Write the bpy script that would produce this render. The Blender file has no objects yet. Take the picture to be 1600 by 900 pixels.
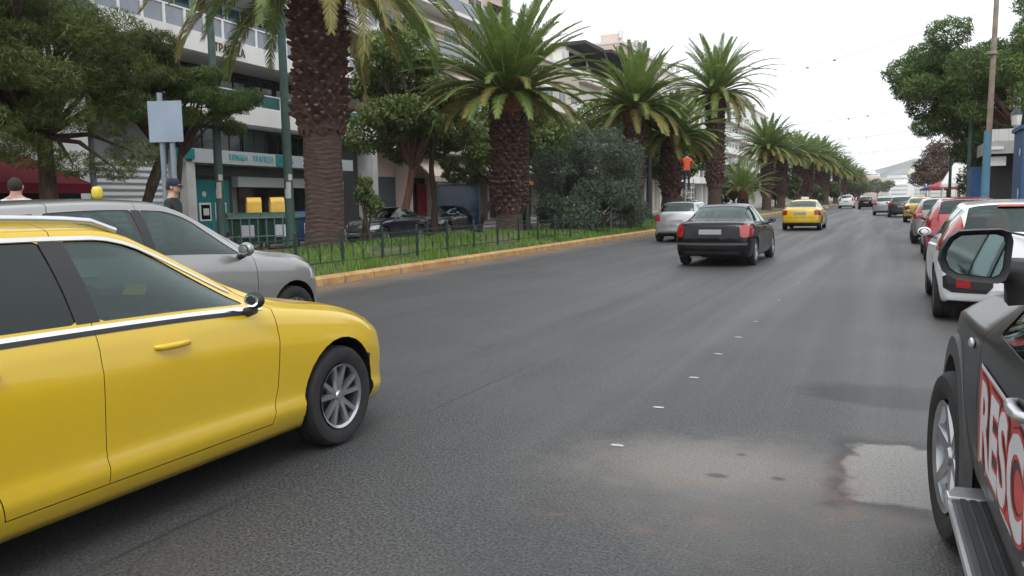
import bpy, bmesh, math, random
import numpy as np
from mathutils import Matrix, Vector, Euler
from mathutils.bvhtree import BVHTree
R_ = math.radians
rnd = random.Random(7)
scene = bpy.context.scene
C = scene.collection

# ------------------------------------------------------------------ camera
CAM_H = 1.55
yaw, pitch, roll = R_(25.6), R_(6.14), R_(1.0)
fwd = Vector((-math.sin(yaw)*math.cos(pitch), math.cos(yaw)*math.cos(pitch), -math.sin(pitch)))
r0 = Vector((math.cos(yaw), math.sin(yaw), 0)); u0 = r0.cross(fwd)
rgt = r0*math.cos(roll) - u0*math.sin(roll); upv = r0*math.sin(roll) + u0*math.cos(roll)
cd = bpy.data.cameras.new('camera'); cam = bpy.data.objects.new('camera', cd); C.objects.link(cam)
cam.matrix_world = Matrix(((rgt.x, upv.x, -fwd.x, 0), (rgt.y, upv.y, -fwd.y, 0), (rgt.z, upv.z, -fwd.z, CAM_H), (0, 0, 0, 1)))
cd.sensor_width = 36; cd.lens = 36*1250/1600; cd.clip_start = 0.05; cd.clip_end = 9000
scene.camera = cam

# ------------------------------------------------------------------ sky and sun (overcast)
W = bpy.data.worlds.new('World'); scene.world = W; W.use_nodes = True
wn = W.node_tree.nodes; wl = W.node_tree.links
bg = wn['Background']
sky = wn.new('ShaderNodeTexSky'); sky.sky_type = 'NISHITA'; sky.sun_disc = False
SUN_EL, SUN_AZ = R_(52), R_(150)
sky.sun_elevation = SUN_EL; sky.sun_rotation = SUN_AZ; sky.dust_density = 5; sky.air_density = 1.0; sky.ozone_density = 1
hs = wn.new('ShaderNodeHueSaturation'); hs.inputs['Saturation'].default_value = 0.22
cl = wn.new('ShaderNodeMixRGB'); cl.inputs[0].default_value = 0.72; cl.inputs[2].default_value = (9.6, 9.9, 10.3, 1)
wl.new(sky.outputs[0], hs.inputs['Color']); wl.new(hs.outputs[0], cl.inputs[1])
# cloud cover: soft unevenness
tc = wn.new('ShaderNodeTexCoord'); nz = wn.new('ShaderNodeTexNoise'); nz.inputs['Scale'].default_value = 2.2; nz.inputs['Detail'].default_value = 4
mr = wn.new('ShaderNodeMapRange'); mr.inputs['To Min'].default_value = 0.86; mr.inputs['To Max'].default_value = 1.12
mu = wn.new('ShaderNodeMixRGB'); mu.blend_type = 'MULTIPLY'; mu.inputs[0].default_value = 1
wl.new(tc.outputs['Generated'], nz.inputs['Vector']); wl.new(nz.outputs['Fac'], mr.inputs['Value'])
wl.new(cl.outputs[0], mu.inputs[1]); wl.new(mr.outputs[0], mu.inputs[2]); wl.new(mu.outputs[0], bg.inputs['Color'])
bg.inputs['Strength'].default_value = 0.15
sl = bpy.data.lights.new('sun', 'SUN'); sl.energy = 0.6; sl.angle = R_(25); sl.color = (1, 0.96, 0.9)
so = bpy.data.objects.new('sun', sl); C.objects.link(so)
sd = Vector((math.sin(SUN_AZ)*math.cos(SUN_EL), math.cos(SUN_AZ)*math.cos(SUN_EL), math.sin(SUN_EL)))
so.rotation_euler = sd.to_track_quat('Z', 'Y').to_euler(); so.location = (0, 0, 30)
vs = scene.view_settings; vs.view_transform = 'Standard'; vs.look = 'None'; vs.gamma = 1; vs.use_curve_mapping = False
vs.exposure = 0.36
scene.cycles.max_bounces = 6; scene.cycles.transparent_max_bounces = 10; scene.cycles.diffuse_bounces = 3; scene.cycles.glossy_bounces = 3
scene.cycles.caustics_reflective = False; scene.cycles.caustics_refractive = False

# ------------------------------------------------------------------ materials
def nodes(m): return m.node_tree.nodes, m.node_tree.links
def mat(name, col, rough=0.7, metal=0.0, var=0.12, scale=6.0, bump=0.0, coat=0.0, spec=None, col2=None, detail=6, stretch=None):
    m = bpy.data.materials.new(name); m.use_nodes = True; n, l = nodes(m); p = n['Principled BSDF']
    p.inputs['Roughness'].default_value = rough; p.inputs['Metallic'].default_value = metal
    if coat: p.inputs['Coat Weight'].default_value = coat; p.inputs['Coat Roughness'].default_value = 0.06
    if spec is not None: p.inputs['Specular IOR Level'].default_value = spec
    t = n.new('ShaderNodeTexCoord'); x = n.new('ShaderNodeTexNoise'); x.inputs['Scale'].default_value = scale; x.inputs['Detail'].default_value = detail
    if stretch:
        mp = n.new('ShaderNodeMapping'); mp.inputs['Scale'].default_value = stretch
        l.new(t.outputs['Object'], mp.inputs['Vector']); l.new(mp.outputs[0], x.inputs['Vector'])
    else: l.new(t.outputs['Object'], x.inputs['Vector'])
    c2 = col2 or tuple(min(1, c*(1+var)) for c in col); c1 = tuple(c*(1-var) for c in col)
    rp = n.new('ShaderNodeValToRGB'); rp.color_ramp.elements[0].position = 0.3; rp.color_ramp.elements[1].position = 0.7
    rp.color_ramp.elements[0].color = (*c1, 1); rp.color_ramp.elements[1].color = (*c2, 1)
    l.new(x.outputs['Fac'], rp.inputs[0]); l.new(rp.outputs[0], p.inputs['Base Color'])
    if bump:
        b = n.new('ShaderNodeBump'); b.inputs['Strength'].default_value = bump; b.inputs['Distance'].default_value = 0.02
        l.new(x.outputs['Fac'], b.inputs['Height']); l.new(b.outputs[0], p.inputs['Normal'])
    return m
def paint(name, col, rough=0.35, metal=0.0, coat=1.0, dust=0.12):
    m = mat(name, col, rough, metal, 0.012, 3, coat=coat)
    n, l = nodes(m); p = n['Principled BSDF']
    # road dust gathers low on the body
    t = n.new('ShaderNodeTexCoord'); s = n.new('ShaderNodeSeparateXYZ'); l.new(t.outputs['Object'], s.inputs[0])
    r = n.new('ShaderNodeMapRange'); r.inputs['From Min'].default_value = 0.75; r.inputs['From Max'].default_value = 0.15; r.inputs['To Max'].default_value = dust*2.2
    x = n.new('ShaderNodeTexNoise'); x.inputs['Scale'].default_value = 9; l.new(t.outputs['Object'], x.inputs['Vector'])
    k = n.new('ShaderNodeMath'); k.operation = 'MULTIPLY'; l.new(s.outputs['Z'], r.inputs['Value']); l.new(r.outputs[0], k.inputs[0]); l.new(x.outputs['Fac'], k.inputs[1])
    mx = n.new('ShaderNodeMixRGB'); mx.inputs[2].default_value = (0.16, 0.145, 0.125, 1); l.new(k.outputs[0], mx.inputs[0])
    src = p.inputs['Base Color'].links[0].from_socket; l.new(src, mx.inputs[1]); l.new(mx.outputs[0], p.inputs['Base Color'])
    rr = n.new('ShaderNodeMapRange'); rr.inputs['To Min'].default_value = rough; rr.inputs['To Max'].default_value = min(1, rough+0.4); l.new(k.outputs[0], rr.inputs['Value']); l.new(rr.outputs[0], p.inputs['Roughness'])
    return m
def glass_mat(name, tint=(0.30, 0.38, 0.36), rough=0.02):
    m = bpy.data.materials.new(name); m.use_nodes = True; n, l = nodes(m); n.remove(n['Principled BSDF'])
    out = n['Material Output']; tr = n.new('ShaderNodeBsdfTransparent'); tr.inputs[0].default_value = (*tint, 1)
    gl = n.new('ShaderNodeBsdfGlossy'); gl.inputs['Roughness'].default_value = rough; gl.inputs[0].default_value = (0.92, 1, 0.98, 1)
    lw = n.new('ShaderNodeFresnel'); ge = n.new('ShaderNodeNewGeometry'); im = n.new('ShaderNodeMapRange'); im.inputs['To Min'].default_value = 1.52; im.inputs['To Max'].default_value = 1/1.52
    l.new(ge.outputs['Backfacing'], im.inputs['Value']); l.new(im.outputs[0], lw.inputs[0])
    mx = n.new('ShaderNodeMixShader'); l.new(lw.outputs[0], mx.inputs[0]); l.new(tr.outputs[0], mx.inputs[1]); l.new(gl.outputs[0], mx.inputs[2]); l.new(mx.outputs[0], out.inputs[0])
    return m
def leaf_mat(name, dark, light, yellow=None, rough=0.55, transl=0.25, nscale=0.8):
    m = bpy.data.materials.new(name); m.use_nodes = True; n, l = nodes(m); p = n['Principled BSDF']; out = n['Material Output']
    g = n.new('ShaderNodeNewGeometry'); t = n.new('ShaderNodeTexCoord'); x = n.new('ShaderNodeTexNoise'); x.inputs['Scale'].default_value = nscale; l.new(t.outputs['Object'], x.inputs['Vector'])
    a = n.new('ShaderNodeMath'); a.operation = 'MULTIPLY_ADD'; a.inputs[1].default_value = 0.45; l.new(g.outputs['Random Per Island'], a.inputs[0])
    b = n.new('ShaderNodeMath'); b.operation = 'MULTIPLY_ADD'; b.inputs[1].default_value = 1.1; b.inputs[2].default_value = -0.28; l.new(x.outputs['Fac'], b.inputs[0]); l.new(b.outputs[0], a.inputs[2])
    rp = n.new('ShaderNodeValToRGB'); e = rp.color_ramp.elements; e[0].position = 0.15; e[0].color = (*dark, 1); e[1].position = 0.8; e[1].color = (*light, 1)
    if yellow: q = e.new(0.97); q.color = (*yellow, 1)
    l.new(a.outputs[0], rp.inputs[0]); l.new(rp.outputs[0], p.inputs['Base Color']); p.inputs['Roughness'].default_value = rough
    ts = n.new('ShaderNodeBsdfTranslucent'); l.new(rp.outputs[0], ts.inputs[0]); mx = n.new('ShaderNodeMixShader'); mx.inputs[0].default_value = transl
    l.new(p.outputs[0], mx.inputs[1]); l.new(ts.outputs[0], mx.inputs[2]); l.new(mx.outputs[0], out.inputs[0])
    return m
M = {}
M['black_plastic'] = mat('black_plastic', (0.014, 0.014, 0.015), 0.55, var=0.2)
M['grey_plastic'] = mat('grey_plastic', (0.05, 0.052, 0.056), 0.6, var=0.2)
M['rubber'] = mat('rubber', (0.016, 0.016, 0.017), 0.8, var=0.25, scale=20, bump=0.1)
M['rim'] = mat('rim', (0.42, 0.43, 0.45), 0.28, 0.9, var=0.1)
M['rim_dark'] = mat('rim_dark', (0.10, 0.10, 0.11), 0.45, 0.6, var=0.2)
M['chrome'] = mat('chrome', (0.78, 0.79, 0.80), 0.12, 1.0, var=0.03)
M['rail'] = mat('rail', (0.62, 0.63, 0.65), 0.3, 0.8, var=0.05)
M['seat'] = mat('seat', (0.02, 0.02, 0.022), 0.85, var=0.25, scale=15)
M['car_glass'] = glass_mat('car_glass', (0.50, 0.62, 0.59))
M['dark_glass'] = glass_mat('dark_glass', (0.10, 0.13, 0.125))
M['mirror_glass'] = mat('mirror_glass', (0.26, 0.33, 0.335), 0.03, 1.0, var=0.02)
M['red_lamp'] = mat('red_lamp', (0.30, 0.010, 0.012), 0.15, var=0.1, scale=8, coat=1)
M['clear_lamp'] = mat('clear_lamp', (0.5, 0.52, 0.54), 0.12, 0.3, var=0.35, scale=18, coat=1)
M['plate'] = mat('plate', (0.30, 0.305, 0.31), 0.5, var=0.05)
M['yellow'] = paint('yellow_paint', (0.60, 0.40, 0.008), 0.30, coat=.7, dust=.10)
M['silver'] = paint('silver_paint', (0.42, 0.425, 0.43), 0.34, 0.55)
M['grey_silver'] = paint('grey_silver_paint', (0.25, 0.25, 0.245), 0.34, 0.5)
M['black'] = paint('black_paint', (0.006, 0.006, 0.007), 0.16, coat=.0, dust=.02)
M['black'].node_tree.nodes['Principled BSDF'].inputs['Specular IOR Level'].default_value = .32
M['midnight'] = paint('midnight_paint', (0.012, 0.014, 0.026), 0.25)
M['pickup_black'] = paint('pickup_black', (0.016, 0.0165, 0.018), 0.34, coat=.15, dust=0.75)
M['pickup_black'].node_tree.nodes['Principled BSDF'].inputs['Specular IOR Level'].default_value = .38
M['white'] = paint('white_paint', (0.74, 0.75, 0.75), 0.35)
M['red'] = paint('red_paint', (0.42, 0.035, 0.045), 0.35)
M['darkgrey'] = paint('darkgrey_paint', (0.04, 0.045, 0.055), 0.3, 0.4)
M['dark_metal'] = mat('dark_metal', (0.012, 0.028, 0.022), 0.5, var=0.2)
M['green_pole'] = mat('green_pole', (0.055, 0.10, 0.085), 0.6, var=0.2, scale=4)
M['grey_pole'] = mat('grey_pole', (0.17, 0.21, 0.25), 0.5, 0.2, var=0.12, scale=5)
M['concrete'] = mat('concrete', (0.34, 0.335, 0.32), 0.85, var=0.15, scale=3, bump=0.2)

# ------------------------------------------------------------------ mesh helpers
class MB:
    def __init__(s): s.v = []; s.f = []; s.mi = []; s.m = 0
    def add(s, v, f, m=None):
        o = len(s.v); s.v += [tuple(p) for p in v]; s.f += [tuple(o+i for i in q) for q in f]; s.mi += [s.m if m is None else m]*len(f); return s
    def box(s, c, d, rz=0, m=None, rx=0, ry=0):
        x, y, z = d[0]/2, d[1]/2, d[2]/2
        v = [Vector(p) for p in [(-x,-y,-z),(x,-y,-z),(x,y,-z),(-x,y,-z),(-x,-y,z),(x,-y,z),(x,y,z),(-x,y,z)]]
        e = Euler((rx, ry, rz)).to_matrix(); v = [e @ p + Vector(c) for p in v]
        return s.add(v, [(0,3,2,1),(4,5,6,7),(0,1,5,4),(1,2,6,5),(2,3,7,6),(3,0,4,7)], m)
    def b2(s, x0, x1, y0, y1, z0, z1, m=None): return s.box(((x0+x1)/2, (y0+y1)/2, (z0+z1)/2), (abs(x1-x0), abs(y1-y0), abs(z1-z0)), m=m)
    def tube(s, pts, rad, n=8, m=None, cap=True):
        pts = [Vector(p) for p in pts]; k = len(pts)
        rad = rad if hasattr(rad, '__len__') else [rad]*k
        V = []; up = Vector((0, 0, 1))
        for i, p in enumerate(pts):
            d = (pts[min(i+1, k-1)] - pts[max(i-1, 0)]).normalized()
            a = d.cross(up if abs(d.z) < 0.95 else Vector((1, 0, 0))).normalized(); b = a.cross(d)
            for j in range(n):
                t = 2*math.pi*j/n; V.append(p + (a*math.cos(t) + b*math.sin(t))*rad[i])
        F = [(i*n+j, i*n+(j+1) % n, (i+1)*n+(j+1) % n, (i+1)*n+j) for i in range(k-1) for j in range(n)]
        if cap: F += [tuple(range(n-1, -1, -1)), tuple((k-1)*n+j for j in range(n))]
        return s.add(V, F, m)
    def lathe(s, prof, c=(0, 0, 0), n=24, axis='z', m=None, close=False):
        V = []
        for r, h in prof:
            for j in range(n):
                t = 2*math.pi*j/n; a, b = r*math.cos(t), r*math.sin(t)
                V.append({'z': (c[0]+a, c[1]+b, c[2]+h), 'x': (c[0]+h, c[1]+a, c[2]+b), 'y': (c[0]+b, c[1]+h, c[2]+a)}[axis])
        k = len(prof); F = []
        for i in range(k if close else k-1):
            i2 = (i+1) % k
            for j in range(n): F.append((i*n+j, i*n+(j+1) % n, i2*n+(j+1) % n, i2*n+j))
        return s.add(V, F, m)
    def prism(s, poly, a0, a1, axis='x', m=None):
        # polygon given in the two other axes; extruded along axis
        k = len(poly)
        def P(u, w, a): return {'x': (a, u, w), 'y': (u, a, w), 'z': (u, w, a)}[axis]
        V = [P(u, w, a0) for u, w in poly] + [P(u, w, a1) for u, w in poly]
        F = [tuple(range(k-1, -1, -1)), tuple(range(k, 2*k))] + [(i, (i+1) % k, k+(i+1) % k, k+i) for i in range(k)]
        return s.add(V, F, m)
    def ball(s, c, r, n=12, k=8, m=None):
        r = r if hasattr(r, '__len__') else (r, r, r); V = []
        for i in range(k+1):
            p = math.pi*i/k
            for j in range(n):
                t = 2*math.pi*j/n; V.append((c[0]+r[0]*math.sin(p)*math.cos(t), c[1]+r[1]*math.sin(p)*math.sin(t), c[2]-r[2]*math.cos(p)))
        return s.add(V, [(i*n+j, i*n+(j+1) % n, (i+1)*n+(j+1) % n, (i+1)*n+j) for i in range(k) for j in range(n)], m)
    def mesh(s, name, mats, smooth=None):
        me = bpy.data.meshes.new(name); me.from_pydata(s.v, [], s.f)
        for m in (mats if isinstance(mats, (list, tuple)) else [mats]): me.materials.append(m)
        if any(s.mi): me.polygons.foreach_set('material_index', s.mi)
        bm = bmesh.new(); bm.from_mesh(me); bmesh.ops.remove_doubles(bm, verts=bm.verts, dist=1e-6); bmesh.ops.recalc_face_normals(bm, faces=bm.faces); bm.to_mesh(me); bm.free()
        if smooth: me.shade_smooth(); me.set_sharp_from_angle(angle=R_(smooth))
        me.update(); return me
    def build(s, name, mats, parent=None, smooth=None, bevel=0):
        o = bpy.data.objects.new(name, s.mesh(name, mats, smooth)); C.objects.link(o)
        if parent: o.parent = parent
        if bevel:
            b = o.modifiers.new('bevel', 'BEVEL'); b.width = bevel; b.segments = 2; b.limit_method = 'ANGLE'; b.angle_limit = R_(40)
        return o
def tag(o, label=None, cat=None, group=None, kind=None):
    if label: o['label'] = label
    if cat: o['category'] = cat
    if group: o['group'] = group
    if kind: o['kind'] = kind
    return o
def empty(name, loc=(0, 0, 0), rz=0, label=None, cat=None, group=None, kind=None):
    o = bpy.data.objects.new(name, None); C.objects.link(o); o.location = loc; o.rotation_euler = (0, 0, rz); o.empty_display_size = 0.3
    return tag(o, label, cat, group, kind)
def kids(o): return [c for c in C.objects if c.parent == o]
def copy_thing(src, loc, rz=None, scale=None, label=None, swap=None):
    allk = kids(src); r = src.copy(); C.objects.link(r); r.location = loc
    if rz is not None: r.rotation_euler = (0, 0, rz)
    if scale is not None: r.scale = (scale,)*3 if not hasattr(scale, '__len__') else scale
    if label: r['label'] = label
    def rec(lst, par):
        for c in lst:
            n = c.copy(); C.objects.link(n); n.parent = par; sub = kids(c)
            if swap:
                for i, s in enumerate(n.material_slots):
                    if s.material and s.material.name in swap:
                        nm_ = s.material.name; s.link = 'OBJECT'; s.material = swap[nm_]
            rec(sub, n)
    rec(allk, r); return r
def raw(name, v, f, mats, parent=None, smooth=False, mi=None):
    me = bpy.data.meshes.new(name); v = np.asarray(v, dtype=np.float32); f = np.asarray(f, dtype=np.int32)
    me.vertices.add(len(v)); me.vertices.foreach_set('co', v.ravel()); k = f.shape[1]
    me.loops.add(f.size); me.loops.foreach_set('vertex_index', f.ravel()); me.polygons.add(len(f))
    me.polygons.foreach_set('loop_start', np.arange(0, f.size, k, dtype=np.int32))
    for m in (mats if isinstance(mats, (list, tuple)) else [mats]): me.materials.append(m)
    if mi is not None: me.polygons.foreach_set('material_index', np.asarray(mi, dtype=np.int32))
    me.update(calc_edges=True); me.validate()
    if smooth: me.shade_smooth()
    o = bpy.data.objects.new(name, me); C.objects.link(o)
    if parent: o.parent = parent
    return o
WK = bpy.data.scenes.new('work'); WC = WK.collection      # scratch scene for cutting and skinning; removed at the end
def evalmesh(o):
    vl = WK.view_layers[0]; vl.update(); return bpy.data.meshes.new_from_object(o.evaluated_get(vl.depsgraph))
def text_mesh(s, size, depth, mtx, mats, name, parent=None, squeeze=1.0, offset=0.0):
    cu = bpy.data.curves.new('t', 'FONT'); cu.body = s; cu.size = size; cu.extrude = depth; cu.offset = offset; cu.resolution_u = 3
    to = bpy.data.objects.new('t', cu); WC.objects.link(to)
    me = evalmesh(to); bpy.data.objects.remove(to); bpy.data.curves.remove(cu)
    me.materials.clear(); me.materials.append(mats); me.transform(Matrix.Diagonal((squeeze, 1, 1, 1))); me.transform(mtx); me.name = name
    o = bpy.data.objects.new(name, me); C.objects.link(o)
    if parent: o.parent = parent
    return o

# ------------------------------------------------------------------ the ground: road, median, pavements
def sheet(name, xs0, xs1, y0, y1, z, m, kind='structure', n=1):
    b = MB(); 
    for i in range(n):
        a, c = y0+(y1-y0)*i/n, y0+(y1-y0)*(i+1)/n
        b.add([(xs0, a, z), (xs1, a, z), (xs1, c, z), (xs0, c, z)], [(0, 1, 2, 3)])
    return tag(b.build(name, m), kind=kind)
def asphalt():
    m = bpy.data.materials.new('asphalt'); m.use_nodes = True; n, l = nodes(m); p = n['Principled BSDF']
    t = n.new('ShaderNodeTexCoord')
    def noise(sc, det=4, dist=0, stretch=None):
        x = n.new('ShaderNodeTexNoise'); x.inputs['Scale'].default_value = sc; x.inputs['Detail'].default_value = det; x.inputs['Distortion'].default_value = dist
        if stretch:
            mp = n.new('ShaderNodeMapping'); mp.inputs['Scale'].default_value = stretch; l.new(t.outputs['Object'], mp.inputs[0]); l.new(mp.outputs[0], x.inputs[0])
        else: l.new(t.outputs['Object'], x.inputs[0])
        return x.outputs['Fac']
    def math_(op, a, b, c=None):
        k = n.new('ShaderNodeMath'); k.operation = op
        for i, q in enumerate((a, b, c)):
            if q is None: continue
            if isinstance(q, (int, float)): k.inputs[i].default_value = q
            else: l.new(q, k.inputs[i])
        return k.outputs[0]
    def mr_(v, a, b, c, d, sm=True):
        k = n.new('ShaderNodeMapRange'); k.interpolation_type = 'SMOOTHSTEP' if sm else 'LINEAR'; l.new(v, k.inputs['Value'])
        for q, w in zip(('From Min', 'From Max', 'To Min', 'To Max'), (a, b, c, d)): k.inputs[q].default_value = w
        return k.outputs[0]
    def mix(f, a, b):
        k = n.new('ShaderNodeMixRGB')
        if isinstance(f, float): k.inputs[0].default_value = f
        else: l.new(f, k.inputs[0])
        for i, q in ((1, a), (2, b)):
            if isinstance(q, tuple): k.inputs[i].default_value = (*q, 1)
            else: l.new(q, k.inputs[i])
        return k.outputs[0]
    fine = noise(64, 4); mid = noise(14, 4); big = noise(0.45, 5, 0.6); streak = noise(1.0, 5, 0.3, (1.6, 0.06, 1)); vor = n.new('ShaderNodeTexVoronoi'); vor.inputs['Scale'].default_value = 85; l.new(t.outputs['Object'], vor.inputs['Vector'])
    base = mix(mr_(fine, .36, .64, 0, 1), (0.010, 0.0105, 0.012), (0.082, 0.083, 0.085))
    base = mix(mr_(vor.outputs['Distance'], 0.0, 0.26, 0.75, 0.0), base, (0.20, 0.198, 0.19))
    base = mix(mr_(mid, .35, .7, 0, .4), base, (0.028, 0.029, 0.030))
    base = mix(mr_(big, .38, .62, 0, .3), base, (0.078, 0.076, 0.072))
    seam = n.new('ShaderNodeMath'); seam.operation = 'ABSOLUTE'
    sx = n.new('ShaderNodeSeparateXYZ'); l.new(t.outputs['Object'], sx.inputs[0])
    sw = math_('ADD', sx.outputs[0], math_('MULTIPLY', noise(1.2, 3), .10)); l.new(math_('ADD', sw, 3.05), seam.inputs[0])
    base = mix(math_('MULTIPLY', mr_(seam.outputs[0], .006, .022, 1, 0), math_('MULTIPLY', mr_(noise(.6, 2), .45, .55, 0, .55), 1.0)), base, (0.012, 0.012, 0.013))
    ck = n.new('ShaderNodeTexVoronoi'); ck.feature = 'DISTANCE_TO_EDGE'; ck.inputs['Scale'].default_value = 1.3; dv = n.new('ShaderNodeMixRGB'); dv.blend_type = 'ADD'; dv.inputs[0].default_value = .35
    nn = n.new('ShaderNodeTexNoise'); nn.inputs['Scale'].default_value = 3; nn.inputs['Detail'].default_value = 6; l.new(t.outputs['Object'], nn.inputs[0]); l.new(t.outputs['Object'], dv.inputs[1]); l.new(nn.outputs['Color'], dv.inputs[2]); l.new(dv.outputs[0], ck.inputs['Vector'])
    base = mix(math_('MULTIPLY', mr_(ck.outputs['Distance'], .002, .010, 1, 0), mr_(noise(.35, 2), .56, .62, 0, .6)), base, (0.014, 0.014, 0.015))
    base = mix(mr_(streak, .45, .72, 0, .16), base, (0.04, 0.041, 0.044))
    sep = n.new('ShaderNodeSeparateXYZ'); l.new(t.outputs['Object'], sep.inputs[0]); X, Y = sep.outputs[0], sep.outputs[1]
    wob = noise(2.2, 6, 1.0); wob2 = noise(7, 5)
    def blob(cx, cy, rx, ry, soft, wa=0.9):
        a = math_('POWER', math_('DIVIDE', math_('SUBTRACT', X, cx), rx), 2.0); b = math_('POWER', math_('DIVIDE', math_('SUBTRACT', Y, cy), ry), 2.0)
        d = math_('SQRT', math_('ADD', math_('ABSOLUTE', a, 0), math_('ABSOLUTE', b, 0)), 0); d = math_('ADD', d, math_('MULTIPLY', math_('SUBTRACT', wob, .5), wa)); d = math_('ADD', d, math_('MULTIPLY', math_('SUBTRACT', wob2, .5), wa*.5))
        return mr_(d, 1.0-soft, 1.0+soft, 1, 0)
    speck = mr_(noise(70, 8), .40, .62, .35, 1)
    dusty = math_('MULTIPLY', blob(-0.88, 4.58, .66, .42, .7), math_('MULTIPLY', speck, .74))
    base = mix(dusty, base, (0.25, 0.228, 0.198))
    halo = math_('MULTIPLY', blob(-0.55, 4.35, 1.1, .9, .6), .34); base = mix(halo, base, (0.17, 0.158, 0.14))
    # old concrete patch with a squarish outline
    ax = math_('ABSOLUTE', math_('DIVIDE', math_('SUBTRACT', X, .42), .62), 0); ay = math_('ABSOLUTE', math_('DIVIDE', math_('SUBTRACT', Y, 4.85), .56), 0)
    dd = math_('ADD', math_('MAXIMUM', ax, ay), math_('MULTIPLY', math_('SUBTRACT', wob, .5), .5)); dd = math_('ADD', dd, math_('MULTIPLY', math_('SUBTRACT', wob2, .5), .25))
    base = mix(mr_(dd, 1.0, 1.28, .8, 0), base, (0.016, 0.015, 0.015))
    conc = math_('MULTIPLY', mr_(dd, .90, 1.02, 1, 0), mr_(noise(60, 8), .36, .60, .6, 1)); base = mix(conc, base, (0.225, 0.216, 0.20))
    for cx, cy, rx, ry, st in ((-0.2, 4.45, .10, .45, .7), (-0.05, 4.1, .2, .12, .45), (-0.85, 4.25, .35, .06, .5), (-0.75, 3.75, .12, .09, .5), (-1.03, 3.55, .1, .05, .5), (-1.45, 3.55, .13, .03, .6)):
        base = mix(math_('MULTIPLY', math_('MULTIPLY', blob(cx, cy, rx, ry, .8, 1.6), mr_(noise(11, 6), .38, .62, .1, 1)), st*.55), base, (0.19, 0.105, 0.07))
    for cx, cy, rx, ry in ((-0.86, 4.42, .055, .035), (-0.54, 4.5, .04, .035), (-0.8, 4.85, .03, .03)):
        base = mix(math_('MULTIPLY', blob(cx, cy, rx, ry, .5, 1.1), .75), base, (0.025, 0.025, 0.026))
    dk = math_('MULTIPLY', blob(0.2, 6.75, .85, .40, .22, .7), .85); base = mix(dk, base, (0.016, 0.016, 0.017))
    # brownish dust along the parking side and the median gutter
    gut = math_('MULTIPLY', mr_(X, -8.6, -9.7, 0, .6), mr_(noise(1.3, 5), .3, .6, .4, 1)); base = mix(gut, base, (0.22, 0.15, 0.10))
    pk = math_('MULTIPLY', mr_(X, -0.4, 1.6, 0, .45), mr_(noise(.9, 5), .35, .65, .2, 1)); base = mix(pk, base, (0.13, 0.12, 0.105))
    l.new(base, p.inputs['Base Color'])
    l.new(mr_(streak, .3, .7, .5, .66), p.inputs['Roughness'])
    bp = n.new('ShaderNodeBump'); bp.inputs['Strength'].default_value = 0.8; bp.inputs['Distance'].default_value = 0.008; l.new(fine, bp.inputs['Height']); l.new(bp.outputs[0], p.inputs['Normal'])
    return m
M['asphalt'] = asphalt()
M['earth'] = mat('earth', (0.13, 0.12, 0.10), 0.95, var=0.2, scale=0.02)
M['paving'] = mat('paving', (0.20, 0.19, 0.175), 0.85, var=0.18, scale=1.2, bump=0.2)
M['kerb_paint'] = mat('kerb_paint', (0.46, 0.24, 0.07), 0.75, var=0.25, scale=3, col2=(0.52, 0.32, 0.13), bump=0.2)
def joints(m):
    n, l = nodes(m); p = n['Principled BSDF']; t = n.new('ShaderNodeTexCoord'); sp = n.new('ShaderNodeSeparateXYZ'); l.new(t.outputs['Object'], sp.inputs[0])
    f = n.new('ShaderNodeMath'); f.operation = 'FRACT'; l.new(sp.outputs[1], f.inputs[0]); c = n.new('ShaderNodeMath'); c.operation = 'LESS_THAN'; c.inputs[1].default_value = .022; l.new(f.outputs[0], c.inputs[0])
    x = n.new('ShaderNodeTexNoise'); x.inputs['Scale'].default_value = 7; x.inputs['Detail'].default_value = 8; l.new(t.outputs['Object'], x.inputs[0]); r = n.new('ShaderNodeMapRange'); r.inputs['From Min'].default_value = .54; r.inputs['From Max'].default_value = .62; r.inputs['To Max'].default_value = .75; l.new(x.outputs['Fac'], r.inputs['Value'])
    a = n.new('ShaderNodeMixRGB'); a.inputs[2].default_value = (.20, .17, .14, 1); l.new(r.outputs[0], a.inputs[0]); l.new(p.inputs['Base Color'].links[0].from_socket, a.inputs[1])
    b = n.new('ShaderNodeMixRGB'); b.inputs[2].default_value = (.06, .05, .04, 1); l.new(c.outputs[0], b.inputs[0]); l.new(a.outputs[0], b.inputs[1]); l.new(b.outputs[0], p.inputs['Base Color'])
joints(M['kerb_paint'])
M['kerb_stone'] = mat('kerb_stone', (0.32, 0.31, 0.29), 0.85, var=0.2, scale=3)
M['turf'] = mat('turf', (0.05, 0.085, 0.022), 0.95, var=0.4, scale=1.5, col2=(0.13, 0.12, 0.055))
sheet('ground', -1850, 2050, -350, 3100, -0.03, M['earth'])
sheet('road', -23.2, 2.6, -40, 900, 0.0, M['asphalt'])
MX0, MX1 = -9.95, -16.2      # median kerbs
def strip(name, prof, y0, y1, m, n=1, kind='structure'):
    b = MB()
    b.prism(prof, y0, y1, 'y'); return tag(b.build(name, m), kind=kind)
strip('median_kerb', [(MX0, -.02), (MX0, .13), (MX0-.04, .17), (MX0-.26, .17), (MX0-.26, -.02)], -30, 260, M['kerb_paint'])
strip('median_kerb', [(MX1+.24, -.02), (MX1+.24, .17), (MX1+.04, .17), (MX1, .13), (MX1, -.02)], -30, 260, M['kerb_stone'])
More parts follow.
